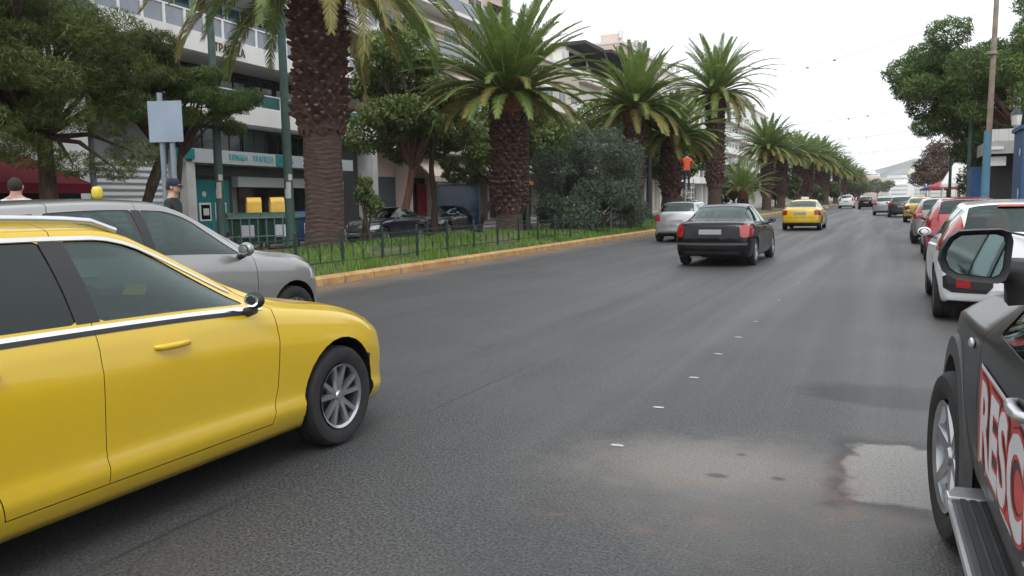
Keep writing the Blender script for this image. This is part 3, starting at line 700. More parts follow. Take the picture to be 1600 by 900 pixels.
def common(kind):
    """side/plan curves for the body types"""
    if kind == 'estate': return dict(
        top=[(-2.36,.60),(-2.34,.78),(-2.31,.96),(-2.24,1.05),(-2.05,1.27),(-1.88,1.40),(-1.4,1.45),(-.7,1.475),(-.15,1.468),(.05,1.435),(.2,1.375),(.5,1.235),(.8,1.09),(1.0,1.0),(1.16,.955),(1.6,.885),(1.95,.79),(2.17,.695),(2.28,.60),(2.33,.50)],
        belt=[(-2.36,.52),(-2.3,.78),(-2.2,.965),(-1.6,1.005),(0,.985),(.8,.955),(1.2,.905),(1.6,.835),(1.95,.73),(2.17,.635),(2.33,.44)],
        bot=[(-2.36,.44),(-2.3,.3),(-2.05,.23),(-1.7,.2),(1.7,.2),(2.1,.2),(2.27,.25),(2.33,.34)],
        hw=[(-2.36,.76),(-2.25,.83),(-2.0,.875),(-1.35,.905),(0,.908),(1.35,.905),(1.85,.89),(2.12,.845),(2.33,.74)],
        rw=[(-2.36,.62),(-2.2,.66),(-1.88,.58),(-1,.605),(0,.605),(.3,.63),(.9,.72),(1.2,.77),(1.8,.75),(2.2,.68),(2.33,.58)],
        kb=[(-2.36,-.15),(-1.9,-.08),(-1.2,0),(-.3,0),(.1,.07),(.9,.20),(1.6,.20),(2.0,.26),(2.33,.34)],
        ax_f=1.35, ax_r=-1.35, wr=.325, cabin=(-2.1, 1.2), ws=(.02, .96), rw_=(-2.22, -1.93),
        windows=[(-1.98,-1.80,-1.46,-1.40),(-1.36,-1.30,-.42,-.42),(-.32,-.32,.62,.16)],
        doors=[[(-1.0,.62),(-.85,.40),(-.70,.30),(-.359,.30),(-.359,1.50),(-1.12,1.50),(-1.24,1.25),(-1.30,.98),(-1.18,.85)],[(-.355,.30),(.70,.30),(.76,.5),(.78,.80),(.77,.94),(.5,1.16),(.1,1.44),(-.2,1.52),(-.355,1.52)]],
        mirror=(.56, 1.0), plate_r=(-2.33,.80), plate_f=(2.34,.40))
    if kind == 'hatch': return dict(
        top=[(-1.98,.55),(-1.965,.80),(-1.93,1.0),(-1.84,1.16),(-1.70,1.34),(-1.58,1.425),(-1.2,1.455),(-.6,1.475),(-.1,1.46),(.1,1.42),(.35,1.31),(.7,1.14),(.95,1.02),(1.1,.985),(1.5,.93),(1.8,.85),(1.97,.75),(2.05,.62),(2.08,.5)],
        belt=[(-1.98,.5),(-1.93,.8),(-1.85,.98),(-1.4,1.01),(-.5,.985),(.5,.945),(1.0,.915),(1.5,.86),(1.8,.77),(1.97,.67),(2.08,.45)],
        bot=[(-1.98,.42),(-1.92,.28),(-1.7,.23),(-1.4,.2),(1.4,.2),(1.8,.2),(2.0,.25),(2.08,.34)],
        hw=[(-1.98,.74),(-1.88,.81),(-1.6,.86),(-1.2,.868),(0,.87),(1.25,.868),(1.7,.85),(1.95,.78),(2.08,.68)],
        rw=[(-1.98,.6),(-1.85,.62),(-1.6,.56),(-1,.58),(0,.58),(.5,.64),(1.0,.72),(1.6,.72),(1.95,.64),(2.08,.55)],
        kb=[(-1.98,-.16),(-1.6,-.10),(-1.1,0),(-.3,0),(.2,.07),(.9,.2),(1.5,.2),(2.08,.34)],
        ax_f=1.24, ax_r=-1.28, wr=.305, cabin=(-1.78, 1.12), ws=(.06, .93), rw_=(-1.88, -1.60),
        windows=[(-1.62,-1.5,-1.22,-1.18),(-1.14,-1.12,-.38,-.38),(-.29,-.29,.62,.22)],
        doors=[[(-.95,.62),(-.8,.40),(-.65,.30),(-.329,.30),(-.329,1.50),(-1.02,1.50),(-1.12,1.25),(-1.17,.98),(-1.08,.80)],[(-.325,.30),(.66,.30),(.72,.5),(.74,.80),(.73,.94),(.5,1.14),(.15,1.40),(-.1,1.52),(-.325,1.52)]],
        mirror=(.55, .99), plate_r=(-1.985,.76), plate_f=(2.09,.40))
    if kind == 'sedan': return dict(
        top=[(-2.22,.58),(-2.20,.80),(-2.17,.93),(-2.08,1.01),(-1.75,1.045),(-1.52,1.06),(-1.3,1.17),(-1.05,1.30),(-.85,1.375),(-.5,1.415),(-.15,1.425),(.05,1.40),(.25,1.33),(.6,1.16),(.95,.99),(1.12,.955),(1.6,.90),(1.95,.82),(2.12,.73),(2.2,.62),(2.24,.5)],
        belt=[(-2.22,.52),(-2.17,.80),(-2.05,.93),(-1.5,.975),(0,.955),(.8,.93),(1.2,.90),(1.6,.85),(1.95,.76),(2.12,.66),(2.24,.45)],
        bot=[(-2.22,.42),(-2.15,.28),(-1.95,.22),(-1.6,.19),(1.6,.19),(2.0,.19),(2.18,.24),(2.24,.34)],
        hw=[(-2.22,.76),(-2.1,.82),(-1.85,.855),(-1.35,.87),(0,.873),(1.35,.868),(1.8,.845),(2.08,.78),(2.24,.68)],
        rw=[(-2.22,.64),(-2.05,.70),(-1.6,.70),(-1.2,.60),(-.85,.565),(-.1,.57),(.3,.60),(.9,.70),(1.2,.74),(1.8,.72),(2.1,.64),(2.24,.55)],
        kb=[(-2.22,-.16),(-1.6,-.10),(-1.1,-.05),(-.5,0),(.1,.07),(.9,.2),(1.6,.2),(2.24,.34)],
        ax_f=1.36, ax_r=-1.27, wr=.308, cabin=(-1.3, 1.2), ws=(.04, .93), rw_=(-1.46, -.93),
        windows=[(-1.22,-1.0,-.36,-.36),(-.27,-.27,.62,.2)],
        doors=[[(-.98,.62),(-.82,.40),(-.68,.30),(-.319,.30),(-.319,1.48),(-.95,1.48),(-1.12,1.22),(-1.28,.97),(-1.1,.80)],[(-.315,.30),(.70,.30),(.76,.5),(.78,.80),(.77,.92),(.5,1.12),(.15,1.36),(-.1,1.48),(-.315,1.48)]],
        mirror=(.56, .97), plate_r=(-2.23,.80), plate_f=(2.25,.38))
def S(kind, **k):
    d = common(kind); d.update(k); return d
def arc_pts(cx, cy, rx, ry, a0, a1, n): return [(cx+rx*math.cos(a0+(a1-a0)*i/n), cy+ry*math.sin(a0+(a1-a0)*i/n)) for i in range(n+1)]
headl_front = [(.50,.66),(.86,.72),(.90,.82),(.50,.76)]


# ------------------------------------------------------------------ buildings along the far side
BA = R_(5.2); BO = Vector((-28.0, 40.6, 0)); BR = BA-math.pi/2       # facade frame: x towards the camera end, y towards the street
def bpt(u, out=0): e = Vector((math.sin(BA), -math.cos(BA), 0)); n = Vector((math.cos(BA), math.sin(BA), 0)); return BO+e*u+n*out
M['wall_cream'] = mat('wall_cream', (0.64, 0.61, 0.54), 0.85, var=0.08, scale=0.6)
M['wall_white'] = mat('wall_white', (0.76, 0.76, 0.74), 0.8, var=0.06, scale=0.5)
M['wall_pink'] = mat('wall_pink', (0.58, 0.47, 0.41), 0.85, var=0.08, scale=0.5)
M['wall_tan'] = mat('wall_tan', (0.50, 0.43, 0.35), 0.85, var=0.08, scale=0.5)
M['wall_rose'] = mat('wall_rose', (0.60, 0.47, 0.41), 0.85, var=0.06, scale=0.5)
M['wall_grey'] = mat('wall_grey', (0.22, 0.22, 0.225), 0.7, var=0.12, scale=0.8)
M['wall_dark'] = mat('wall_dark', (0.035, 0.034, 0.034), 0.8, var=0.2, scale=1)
M['fascia'] = mat('fascia', (0.66, 0.655, 0.63), 0.75, var=0.07, scale=0.9, stretch=(1, 1, .3))
M['sign_band'] = mat('sign_band', (0.36, 0.39, 0.40), 0.5, var=0.05, scale=0.7)
M['teal'] = mat('teal', (0.008, 0.16, 0.17), 0.45, var=0.1, scale=1)
M['teal_light'] = mat('teal_light', (0.02, 0.30, 0.32), 0.4, var=0.2, scale=1.5)
M['pane_green'] = mat('pane_green', (0.02, 0.09, 0.085), 0.12, var=0.2, scale=0.8)
M['pane_grey'] = mat('pane_grey', (0.20, 0.22, 0.25), 0.15, var=0.15, scale=0.7)
M['pane_dark'] = mat('pane_dark', (0.012, 0.016, 0.018), 0.06, var=0.5, scale=0.5)
M['pane_mid'] = mat('pane_mid', (0.06, 0.085, 0.095), 0.08, var=0.4, scale=0.4)
M['frame_white'] = mat('frame_white', (0.66, 0.67, 0.67), 0.5, var=0.04)
M['frame_dark'] = mat('frame_dark', (0.03, 0.03, 0.032), 0.5, var=0.1)
M['awning_beige'] = mat('awning_beige', (0.58, 0.50, 0.42), 0.9, var=0.06, scale=1.5, stretch=(3, .4, .4))
M['awning_red'] = mat('awning_red', (0.22, 0.015, 0.028), 0.9, var=0.12, scale=1.5)
M['awning_orange'] = mat('awning_orange', (0.62, 0.13, 0.04), 0.9, var=0.1)
M['brown'] = mat('brown', (0.10, 0.055, 0.035), 0.7, var=0.2)
M['marble'] = mat('marble', (0.42, 0.42, 0.41), 0.5, var=0.15, scale=1.5, detail=10)
M['curtain'] = mat('curtain', (0.55, 0.55, 0.52), 0.95, var=0.18, scale=8, stretch=(3, 3, .1))
def corrug():
    m = mat('shutter_slats', (0.42, 0.43, 0.43), 0.5, var=0.05); n, l = nodes(m); t = n.new('ShaderNodeTexCoord'); w = n.new('ShaderNodeTexWave'); w.bands_direction = 'Z'; w.inputs['Scale'].default_value = 1.3
    l.new(t.outputs['Object'], w.inputs['Vector']); b = n.new('ShaderNodeBump'); b.inputs['Distance'].default_value = 0.05; b.inputs['Strength'].default_value = 1; l.new(w.outputs['Fac'], b.inputs['Height']); l.new(b.outputs[0], n['Principled BSDF'].inputs['Normal']); return m
M['shutter'] = corrug()
TXT = lambda x, y, z: Matrix(((-1, 0, 0, x), (0, 0, 1, y), (0, 1, 0, z), (0, 0, 0, 1)))   # text reading towards -x, facing +y

def window(parent, x0, x1, y, z0, z1, frame='frame_white', pane='pane_dark', mull=1, fw=.06, curtain=0):
    b = MB(); b.b2(x0, x1, y, y+.07, z0, z0+fw); b.b2(x0, x1, y, y+.07, z1-fw, z1); b.b2(x0, x0+fw, y, y+.068, z0+fw, z1-fw); b.b2(x1-fw, x1, y, y+.068, z0+fw, z1-fw)
    for i in range(1, mull): xm = x0+(x1-x0)*i/mull; b.b2(xm-fw*.45, xm+fw*.45, y, y+.066, z0+fw, z1-fw)
    w = b.build('window', M[frame], parent); p = MB(); p.b2(x0+fw*.5, x1-fw*.5, y+.015, y+.035, z0+fw*.5, z1-fw*.5); p.build('pane', M[pane], w)
    if curtain: c = MB(); c.b2(x0+fw, x0+fw+(x1-x0-2*fw)*curtain, y-.06, y+.008, z0+fw, z1-fw); c.build('curtain', M['curtain'], w)
    return w

def bank():
    t = empty('bank_building', bpt(0), BR, 'white and grey bank building with teal letters on its sign band, behind the nearest palm', 'building')
    b = MB()   # structure
    b.b2(.7, 20.6, -14, -4.0, .145, 18, 0)
    b.b2(3.7, 20.6, -4.0, -1.4, .145, 5.25, 1)         # ground floor
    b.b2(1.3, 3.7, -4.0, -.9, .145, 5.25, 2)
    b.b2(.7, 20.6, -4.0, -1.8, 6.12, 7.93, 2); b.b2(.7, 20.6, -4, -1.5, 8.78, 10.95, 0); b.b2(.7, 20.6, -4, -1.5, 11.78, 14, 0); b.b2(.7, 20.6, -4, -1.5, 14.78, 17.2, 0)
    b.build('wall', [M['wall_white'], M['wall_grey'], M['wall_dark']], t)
    b = MB(); b.b2(.72, 1.28, -1.4, .12, .145, 5.28); b.build('pillar', M['marble'], t)
    for i, (z0, z1, y) in enumerate(((5.28, 6.08, .1), (7.95, 8.75, .45), (10.97, 11.75, .45), (13.97, 14.75, .45), (17.2, 18.0, .45))):
        b = MB(); b.b2(.7-.2*(i > 0), 20.6, -1.9, y, z0, z1); s = b.build('balcony', M['fascia'], t)
        if i == 0:
            g = MB(); g.b2(.72, 20.6, y-.12, y-.08, z1+.06, 6.70); g.build('glass_railing', M['pane_green'], s)
            g = MB(); g.b2(.72, 20.6, y-.15, y-.05, 6.70, 6.75); g.b2(.72, 20.6, y-.15, y-.05, 6.09, 6.14)
            for k in range(14): g.b2(.74+k*1.5, .80+k*1.5, y-.15, y-.05, 6.14, 6.70)
            g.build('rail', M['frame_white'], s)
        elif i < 4:
            g = MB()
            for k in range(18): x = .62+k*1.12; g.b2(x+.07, x+1.05, y-.12, y-.09, z1+.02, z1+.72)
            g.build('glass_railing', M['pane_grey'], s)
            g = MB(); g.b2(.6, 20.5, y-.16, y-.04, z1+.76, z1+.82)
            for k in range(19): x = .62+k*1.12; g.b2(x-.06, x+.06, y-.16, y-.04, z1, z1+.76)
            g.build('rail', M['frame_white'], s)
    # brown raised letters on the third balcony band
    text_mesh('ΤΡΑΠΕΖΑ', .50, .02, TXT(14.75, .475, 8.14), M['brown'], 'letters', t, .86)
    # sign band
    b = MB(); b.b2(3.7, 16.2, -1.4, .25, 3.42, 4.0); sb = b.build('sign_band', M['sign_band'], t)
    text_mesh('ΕΘΝΙΚΗ', .36, .01, TXT(13.95, .262, 3.60), M['teal_light'], 'letters', sb, .93)
    text_mesh('ΤΡΑΠΕΖΑ', .36, .01, TXT(12.35, .262, 3.60), M['teal_light'], 'letters', sb, .93)
    b = MB(); b.b2(9.98, 10.62, .25, .27, 3.43, 3.98); lg = b.build('logo', M['teal'], sb)
    b = MB(); b.lathe([(.17, .0), (.17, .012), (.21, .012), (.21, 0)], (10.3, .27, 3.70), 24, 'y'); b.build('emblem', M['teal_light'], lg)
    text_mesh('NBG', .33, .01, TXT(9.85, .262, 3.60), M['teal_light'], 'letters', sb, .9)
    b = MB(); b.b2(16.1, 16.9, .1, .32, 3.55, 3.97); b.build('projecting_sign', M['teal'], t)
    # windows over the sign
    for k in range(7): window(t, 3.9+k*1.8, 5.6+k*1.8, -1.36, 4.05, 5.2, 'frame_dark', 'pane_mid' if k in (3, 4) else 'pane_dark', 2)
    for k in range(9): window(t, 1.6+k*2.1, 3.5+k*2.1, -1.78, 6.2, 7.8, 'frame_dark', 'pane_dark', 2)
    for z in (8.8, 11.8, 14.8):
        for k in range(9): window(t, 1.0+k*2.15, 2.95+k*2.15, -1.47, z, z+2.05, 'frame_white', 'pane_mid' if k % 2 else 'pane_green', 2, curtain=(.45, 0, .3, .6)[k % 4])
    # ground floor: teal cash point, grey band, dark opening
    b = MB(); b.b2(12.7, 15.5, -1.38, -.7, .15, 2.95); d = b.build('cash_point', M['wall_dark'], t)
    b = MB(); b.b2(13.0, 15.2, -.7, -.62, .4, 2.75); q = b.build('teal_panel', M['teal'], d)
    for x in (13.25, 14.25):
        b = MB(); b.b2(x, x+.72, -.62, -.60, .95, 1.75); w = b.build('poster', M['frame_white'], q); b = MB(); b.b2(x+.08, x+.62, -.60, -.59, 1.02, 1.66); b.build('poster_print', M['pane_dark'], w)
        b = MB(); b.b2(x+.15, x+.50, -.60, -.585, 1.2, 1.5); b.build('poster_figure', M['curtain'], w)
        b = MB(); b.lathe([(.001, .0), (.10, .02), (.13, 0)], (x+.36, -.62, 2.12), 16, 'y'); b.build('emblem', M['curtain'], q)
    b = MB(); b.b2(3.7, 12.6, -1.39, -.4, 2.46, 2.92); b.build('grey_band', M['sign_band'], t)
    b = MB(); b.b2(3.7, 11.5, -1.38, -1.30, .15, 2.46); b.build('shopfront', M['pane_dark'], t)
    b = MB(); b.b2(16.0, 16.5, -1.4, .2, .15, 3.42); b.build('column', M['marble'], t)
bank()
def shutter_house():
    t = empty('shop_building', bpt(20.6), BR, 'pale building with closed grey roller shutter and a dark red awning, far left', 'building')
    b = MB(); b.b2(.05, 16, -12, -.2, .145, 6.2); b.b2(.05, 16, -12, -1.6, 6.2, 15, 0)
    b.build('wall', M['wall_white'], t)
    b = MB(); b.b2(-3.4+.05, .3, -1.38, -.05, .15, 3.4); b.build('roller_shutter', M['shutter'], t)
    b = MB(); b.b2(.8, 15.5, -.18, -.12, .3, 2.9); b.build('shopfront', M['pane_dark'], t)
    for z in (6.3, 9.3, 12.3):
        b = MB(); b.b2(.05, 16, -1.6, .6, z-.1, z+.75); b.build('balcony', M['fascia'], t)
        for k in range(6): window(t, .6+k*2.5, 2.4+k*2.5, -1.56, z+.8, z+2.7, 'frame_white', 'pane_mid', 2)
    g = MB(); g.prism([(-.1, 3.35), (2.8, 2.35), (2.8, 2.05), (2.75, 2.05), (2.75, 2.3), (-.1, 3.25)], 2.9, 13, 'x'); g.build('awning', M['awning_red'], t)
shutter_house()

def block(name, label, Y0, Y1, X, H, wall, floors, z1=5.0, fh=3.0, setback=(), balc='wall_white', rail='pane_grey', proj=1.3, rz=0, depth=13, awn=None, railsolid=False, dark=0, roofbits=True):
    """apartment block: local x along the facade towards the camera, local y towards the street"""
    L = Y1-Y0; t = empty(name, (X, Y1, 0), -math.pi/2, label, 'building')
    b = MB(); b.b2(0, L, -depth, 0, z1, H); b.b2(0, L, -depth, -1.2, .146, z1)
    b.build('wall', M[wall], t)
    nf = floors; n = max(2, int(L/3.2)); st = L/n
    for f in range(nf):
        z = z1+f*fh
        if z+fh > H+.3: break
        sb_ = setback[f-(nf-len(setback))] if setback and f >= nf-len(setback) else 0
        b = MB(); b.b2(.3, L-.3, -.3, proj, z-.12, z+.10)
        if railsolid: b.b2(.3, L-.3, proj-.12, proj, z+.10, z+.95); b.b2(.3, .42, 0, proj-.12, z+.10, z+.95); b.b2(L-.42, L-.3, 0, proj-.12, z+.10, z+.95)
        s = b.build('balcony', M[balc], t)
        if not railsolid:
            g = MB(); g.b2(.35, L-.35, proj-.08, proj-.05, z+.16, z+.88); g.build('glass_railing', M[rail], s)
            g = MB(); g.b2(.3, L-.3, proj-.1, proj-.03, z+.9, z+.95); g.build('rail', M['frame_white'], s)
        for k in range(n):
            x = k*st+st*.2; window(t, x, x+st*.6, .002, z+.12, z+2.3, 'frame_white', 'pane_dark' if (k+f) % 3 else 'pane_mid', 2, curtain=.4 if (k*3+f) % 4 == 0 else 0)
            if (k*5+f*3) % 4 == 1:   # roll-down sunshade
                g = MB(); g.prism([(.05, z+2.6), (proj+.05, z+1.9), (proj+.05, z+1.78), (.05, z+2.5)], x-.4, x+st*.6+.4, 'x'); g.build('sunshade', M[('awning_beige', 'awning_beige', 'curtain')[(k+f) % 3]], t)
    b = MB(); b.b2(-.05, L+.05, -depth, .35, H, H+.3); b.build('roof_slab', M['fascia'], t)
    # ground floor shops
    for k in range(n):
        x = k*st+.3; b = MB(); b.b2(x, x+st-.6, -1.2, -1.12, .3, 3.3); b.build('shopfront', M['pane_dark' if k % 2 else 'pane_mid'], t)
        b = MB(); b.b2(x-.3, x+.02, -1.2, 0, .146, z1-.13); b.build('pillar', M[wall], t)
    if roofbits:
        g = random.Random(int(Y0)); 
        for k in range(3):
            x = g.uniform(1, L-2); b = MB(); b.b2(x, x+g.uniform(1, 2.5), -g.uniform(1.5, 3)-2, -1.2, H+.3, H+g.uniform(1.3, 2.6)); b.build('roof_house', M[wall], t)
            b = MB(); xx = g.uniform(1, L-1); b.lathe([(.001, 0), (.35, 0), (.35, .9), (.001, .9)], (xx, -1.0, H+1.3), 12); b.tube([(xx, -1, H+.3), (xx, -1, H+1.3)], .05, 5); b.build('water_tank', M['silver'] if k else M['frame_white'], t, smooth=40)
    return t
B2 = block('apartment_building', 'pinkish apartment building with beige shop awnings right of the bank', 41.2, 59.6, -28.6, 17.6, 'wall_pink', 4, 5.0, 3.1, proj=1.5, railsolid=False)
for x0, x1, nm in ((.2, 8.6, 'awning_beige'), (9.0, 15.2, 'awning_beige')):
    g = MB(); g.prism([(0, 4.9), (1.9, 3.3), (1.9, 2.95), (1.84, 2.95), (1.84, 3.2), (0, 4.8)], x0, x1, 'x'); g.build('awning', M[nm], B2)
g = MB(); g.prism([(.1, 3.55), (2.5, 3.1), (2.5, 2.85), (2.44, 2.85), (2.44, 3.0), (.1, 3.45)], .8, 5.0, 'x'); g.build('awning', M['awning_orange'], B2)
g = MB(); g.b2(9.2, 12.5, -1.1, -1.0, .4, 2.9); g.build('red_shopfront', M['awning_red'], B2)
g = MB(); g.b2(5.0, 8.0, 1.3, 1.36, 6.0, 7.6); g.build('green_sunshade', M['curtain'], B2)
block('apartment_building', 'tan apartment building with dark sloping penthouse eaves behind the second palm', 60.0, 79.5, -30, 14.6, 'wall_tan', 4, 4.2, 2.9, railsolid=True, balc='wall_cream', rz=0)
def wedge(name, label, Y0, Y1, X, z0, H, hf, wall):
    """stepped top storeys whose dark eaves slope down towards the far end"""
    t = empty(name, (X, Y1, 0), -math.pi/2, label, 'building'); L = Y1-Y0
    b = MB(); b.b2(0, L, -12, -.4, .146, z0); b.prism([(0, z0), (L, z0), (L, H), (L*.35, H), (0, hf)], -12, -1.5, 'y'); b.build('wall', M[wall], t)
    g = MB(); g.prism([(-.4, hf-.3), (L*.35, H), (L+.3, H), (L+.3, H+.35), (L*.33, H+.35), (-.4, hf+.1)], -12, .8, 'y'); g.build('roof', M['wall_dark'], t)
    g = MB(); g.b2(L*.3, L*.9, -1.45, -1.38, H-2.6, H-.5); g.build('window', M['pane_dark'], t)
    g = MB(); g.b2(.4, L-.4, -1.5, .5, z0-.1, z0+.9); g.build('balcony', M['wall_cream'], t); return t
wedge('penthouse_building', 'cream building with a dark eave sloping down, behind the second palm crown', 79.7, 88.0, -30, 14.0, 17.6, 15.6, 'wall_cream')
wedge('penthouse_building', 'cream building with dark sloping eave just before the tall rose building', 88.2, 96.0, -30, 14.4, 18.0, 14.8, 'wall_cream')
block('apartment_building', 'tall rose pink building with water tanks on its roof', 96.3, 112, -31, 20.6, 'wall_rose', 5, 4.2, 3.0, balc='wall_cream', railsolid=True)
block('apartment_building', 'cream apartment block with white balconies beyond the rose building', 112.5, 135, -31, 20.2, 'wall_cream', 5, 4.2, 3.0, railsolid=True, balc='wall_white')
block('apartment_building', 'white apartment block seen under the tall far palm crown', 136, 172, -30, 20.4, 'wall_white', 5, 4.2, 3.0, railsolid=True)
block('apartment_building', 'white apartment block partly hidden by palms, second from the far end', 173, 215, -30, 21.5, 'wall_white', 5, 4.2, 3.0, railsolid=True, balc='wall_cream')
block('apartment_building', 'farthest cream apartment block on the left side of the street', 216, 290, -31, 20, 'wall_cream', 5, 4.2, 3.0, railsolid=True)
# pale houses where the street ends
M['far_window'] = mat('far_window', (0.42, 0.43, 0.44), 0.8, var=0.3, scale=.2)
M['far_white'] = mat('far_white', (0.62, 0.63, 0.63), 0.9, var=0.1, scale=.05)
g_ = random.Random(9)
FH = [(-70, 660, 24, 10), (-48, 700, 18, 14), (-30, 650, 16, 9), (-16, 720, 20, 15), (2, 670, 14, 10), (14, 730, 18, 13), (30, 690, 16, 11), (46, 740, 22, 15), (-60, 880, 34, 21), (-28, 930, 26, 25), (-2, 880, 24, 19), (22, 950, 22, 27), (46, 900, 28, 22), (72, 960, 30, 26), (-85, 980, 30, 27)]
for i, (x, y, w, h) in enumerate(FH):
    place_ = ('front', 'rear')[i > 7]; nth = ('first', 'second', 'third', 'fourth', 'fifth', 'sixth', 'seventh', 'eighth')[i if i < 8 else i-8]
    t = empty('far_building', (x, y, 0), g_.uniform(-.5, .5), 'tiny pale town house at the road end, %s in the %s row from left' % (nth, place_), 'building', 'pale houses at the road end'); b = MB(); b.b2(-w/2, w/2, 0, 14, 0, h); b.b2(-w/2+g_.uniform(2, 5), w/2-g_.uniform(2, 6), 3, 12, h, h+g_.uniform(2, 3.5)); b.build('wall', M[('far_white', 'wall_cream', 'far_white', 'wall_tan', 'wall_white')[i % 5]], t)
    for z in range(2, int(h)-1, 3): b = MB(); b.b2(-w/2+1.5, w/2-1.5, -.15, 0, z, z+.9); b.build('window_band', M['far_window'], t)

# ------------------------------------------------------------------ plants
def leaves(n, centers, radii, size, seed, aspect=.45, flat=.75, shell=.55, droop=0):
    g = np.random.default_rng(seed); centers = np.array(centers, float); radii = np.array(radii, float); p = radii**2; p /= p.sum()
    k = g.choice(len(radii), n, p=p); d = g.normal(size=(n, 3)); d /= np.linalg.norm(d, axis=1)[:, None]
    r = radii[k]*(shell+(1.05-shell)*g.random(n)**.6); bump = 1+.22*np.sin(d[:, 0]*5+k)*np.sin(d[:, 1]*5+k*2)*np.sin(d[:, 2]*6+k)
    c = centers[k]+d*(r*bump)[:, None]*np.array([1, 1, flat])
    a = g.normal(size=(n, 3)); a += d*.6; a[:, 2] -= droop; a /= np.linalg.norm(a, axis=1)[:, None]
    b = np.cross(a, g.normal(size=(n, 3))); b /= np.linalg.norm(b, axis=1)[:, None]
    s = size*(.6+.8*g.random(n))[:, None]; a = a*s; b = b*s*aspect
    V = np.stack([c-a*.5, c+b*.5, c+a*.5, c-b*.5], 1).reshape(-1, 3); return V, np.arange(4*n).reshape(-1, 4)
M['bark'] = mat('bark', (0.075, 0.052, 0.038), 0.95, var=0.35, scale=6, bump=.8, stretch=(2, 2, .5))
M['bark_red'] = mat('bark_red', (0.16, 0.085, 0.06), 0.95, var=0.3, scale=6, bump=.8, stretch=(2, 2, .5))
M['leaf_pine'] = leaf_mat('leaf_pine', (0.030, 0.052, 0.012), (0.155, 0.205, 0.045), (0.24, 0.28, 0.07), nscale=.7)
M['leaf_pine2'] = leaf_mat('leaf_pine2', (0.036, 0.068, 0.018), (0.16, 0.24, 0.06), (0.23, 0.31, 0.09), nscale=.6)
M['leaf_broad'] = leaf_mat('leaf_broad', (0.045, 0.078, 0.022), (0.19, 0.25, 0.07), (0.28, 0.32, 0.10), nscale=.8)
M['leaf_olive'] = leaf_mat('leaf_olive', (0.034, 0.056, 0.034), (0.125, 0.17, 0.112), (0.21, 0.26, 0.185), nscale=.9)
M['leaf_far'] = leaf_mat('leaf_far', (0.04, 0.06, 0.02), (0.12, 0.16, 0.05), nscale=.3)
M['leaf_brown'] = leaf_mat('leaf_brown', (0.06, 0.03, 0.022), (0.15, 0.10, 0.07), nscale=.5)
def tree(name, label, loc, height, trunk_h, rad, n, size, leaf, seed, bark='bark', trunk_r=.2, lean=(0, 0), flat=.75, blobr=(.8, 1.5), group=None, nb=16, aspect=.45, cen=(0, 0), zr=(0, 1), droop=0, extra=(), cat='tree'):
    g = random.Random(seed); t = empty(name, loc, 0, label, cat, group)
    top = Vector((lean[0], lean[1], trunk_h)); b = MB()
    pts = [Vector((0, 0, -.1)), Vector((lean[0]*.2+g.uniform(-.08, .08), lean[1]*.2, trunk_h*.33)), Vector((lean[0]*.55+g.uniform(-.12, .12), lean[1]*.55, trunk_h*.66)), top]
    b.tube(pts, [trunk_r*1.35, trunk_r, trunk_r*.85, trunk_r*.72], 10)
    cs = []; rs = []
    for i in range(nb):
        a = 2.399*i+g.uniform(-.4, .4); q = ((i+.5)/nb)**.5; zz = g.uniform(*zr)
        c = Vector((cen[0]+math.cos(a)*q*rad, cen[1]+math.sin(a)*q*rad, trunk_h+(height-trunk_h)*(.12+.78*zz*(1-.35*q*q)+.1*(1-q)))); r = g.uniform(*blobr)
        cs.append(c); rs.append(r)
        m1 = top.lerp(c, .45)+Vector((g.uniform(-.3, .3), g.uniform(-.3, .3), g.uniform(-.1, .4)))
        b.tube([top-Vector((0, 0, g.uniform(0, trunk_h*.3)))*0.5, m1, c], [trunk_r*.45, trunk_r*.26, trunk_r*.08], 6)
        for k in range(3): b.tube([m1.lerp(c, .5), c+Vector((g.gauss(0, 1), g.gauss(0, 1), g.gauss(0, .6)))*r*.55], [trunk_r*.13, .012], 4)
    for (x, y, z, r) in extra: cs.append(Vector((x, y, z))); rs.append(r); b.tube([top, top.lerp(Vector((x, y, z)), .5)+Vector((0, 0, .3)), (x, y, z)], [trunk_r*.4, trunk_r*.25, trunk_r*.08], 6)
    b.build('trunk', M[bark], t, smooth=50)
    V, F = leaves(n, cs, rs, size, seed, aspect, flat, droop=droop); raw('crown', V, F, M[leaf], t); return t

# trees of the far pavement, from left to right
tree('pine_tree', 'large dark green pine filling the upper left corner above the red awning', (-21.6, 14.9, .14), 10.2, 3.4, 2.7, 150000, .17, 'leaf_pine', 11, trunk_r=.26, lean=(.3, -.2), blobr=(.45, .9), nb=75, aspect=.11, cen=(-.2, -1.2), zr=(0, 1), flat=.6,
     extra=((1.2, -1.2, 2.9, .75), (1.7, -.4, 2.6, .6), (.6, -1.5, 3.2, .8), (1.5, .7, 3.8, .7), (1.8, -.8, 4.0, .9), (1.3, -2.3, 3.6, .8), (.4, -3.2, 3.2, .9), (1.7, .1, 5.0, .8), (2.0, 1.3, 3.0, .7), (1.9, 1.2, 4.3, .8), (1.9, 1.4, 5.4, .85), (1.6, 1.3, 6.5, .8), (2.2, .5, 2.5, .55), (1.9, -1.9, 5.0, .9), (0, -4, 4.2, 1.1), (-.6, -4.6, 5.8, 1.3), (1.0, -3.0, 6.2, 1.2), (1.1, .9, 6.3, .8)))
tree('pine_tree', 'leaning dark pine behind the blank square sign panel', (-21.0, 17.2, .14), 7.2, 3.2, 1.2, 34000, .17, 'leaf_pine', 12, trunk_r=.2, lean=(.3, 1.0), blobr=(.4, .7), nb=18, aspect=.11, flat=.6, cen=(.2, .3))
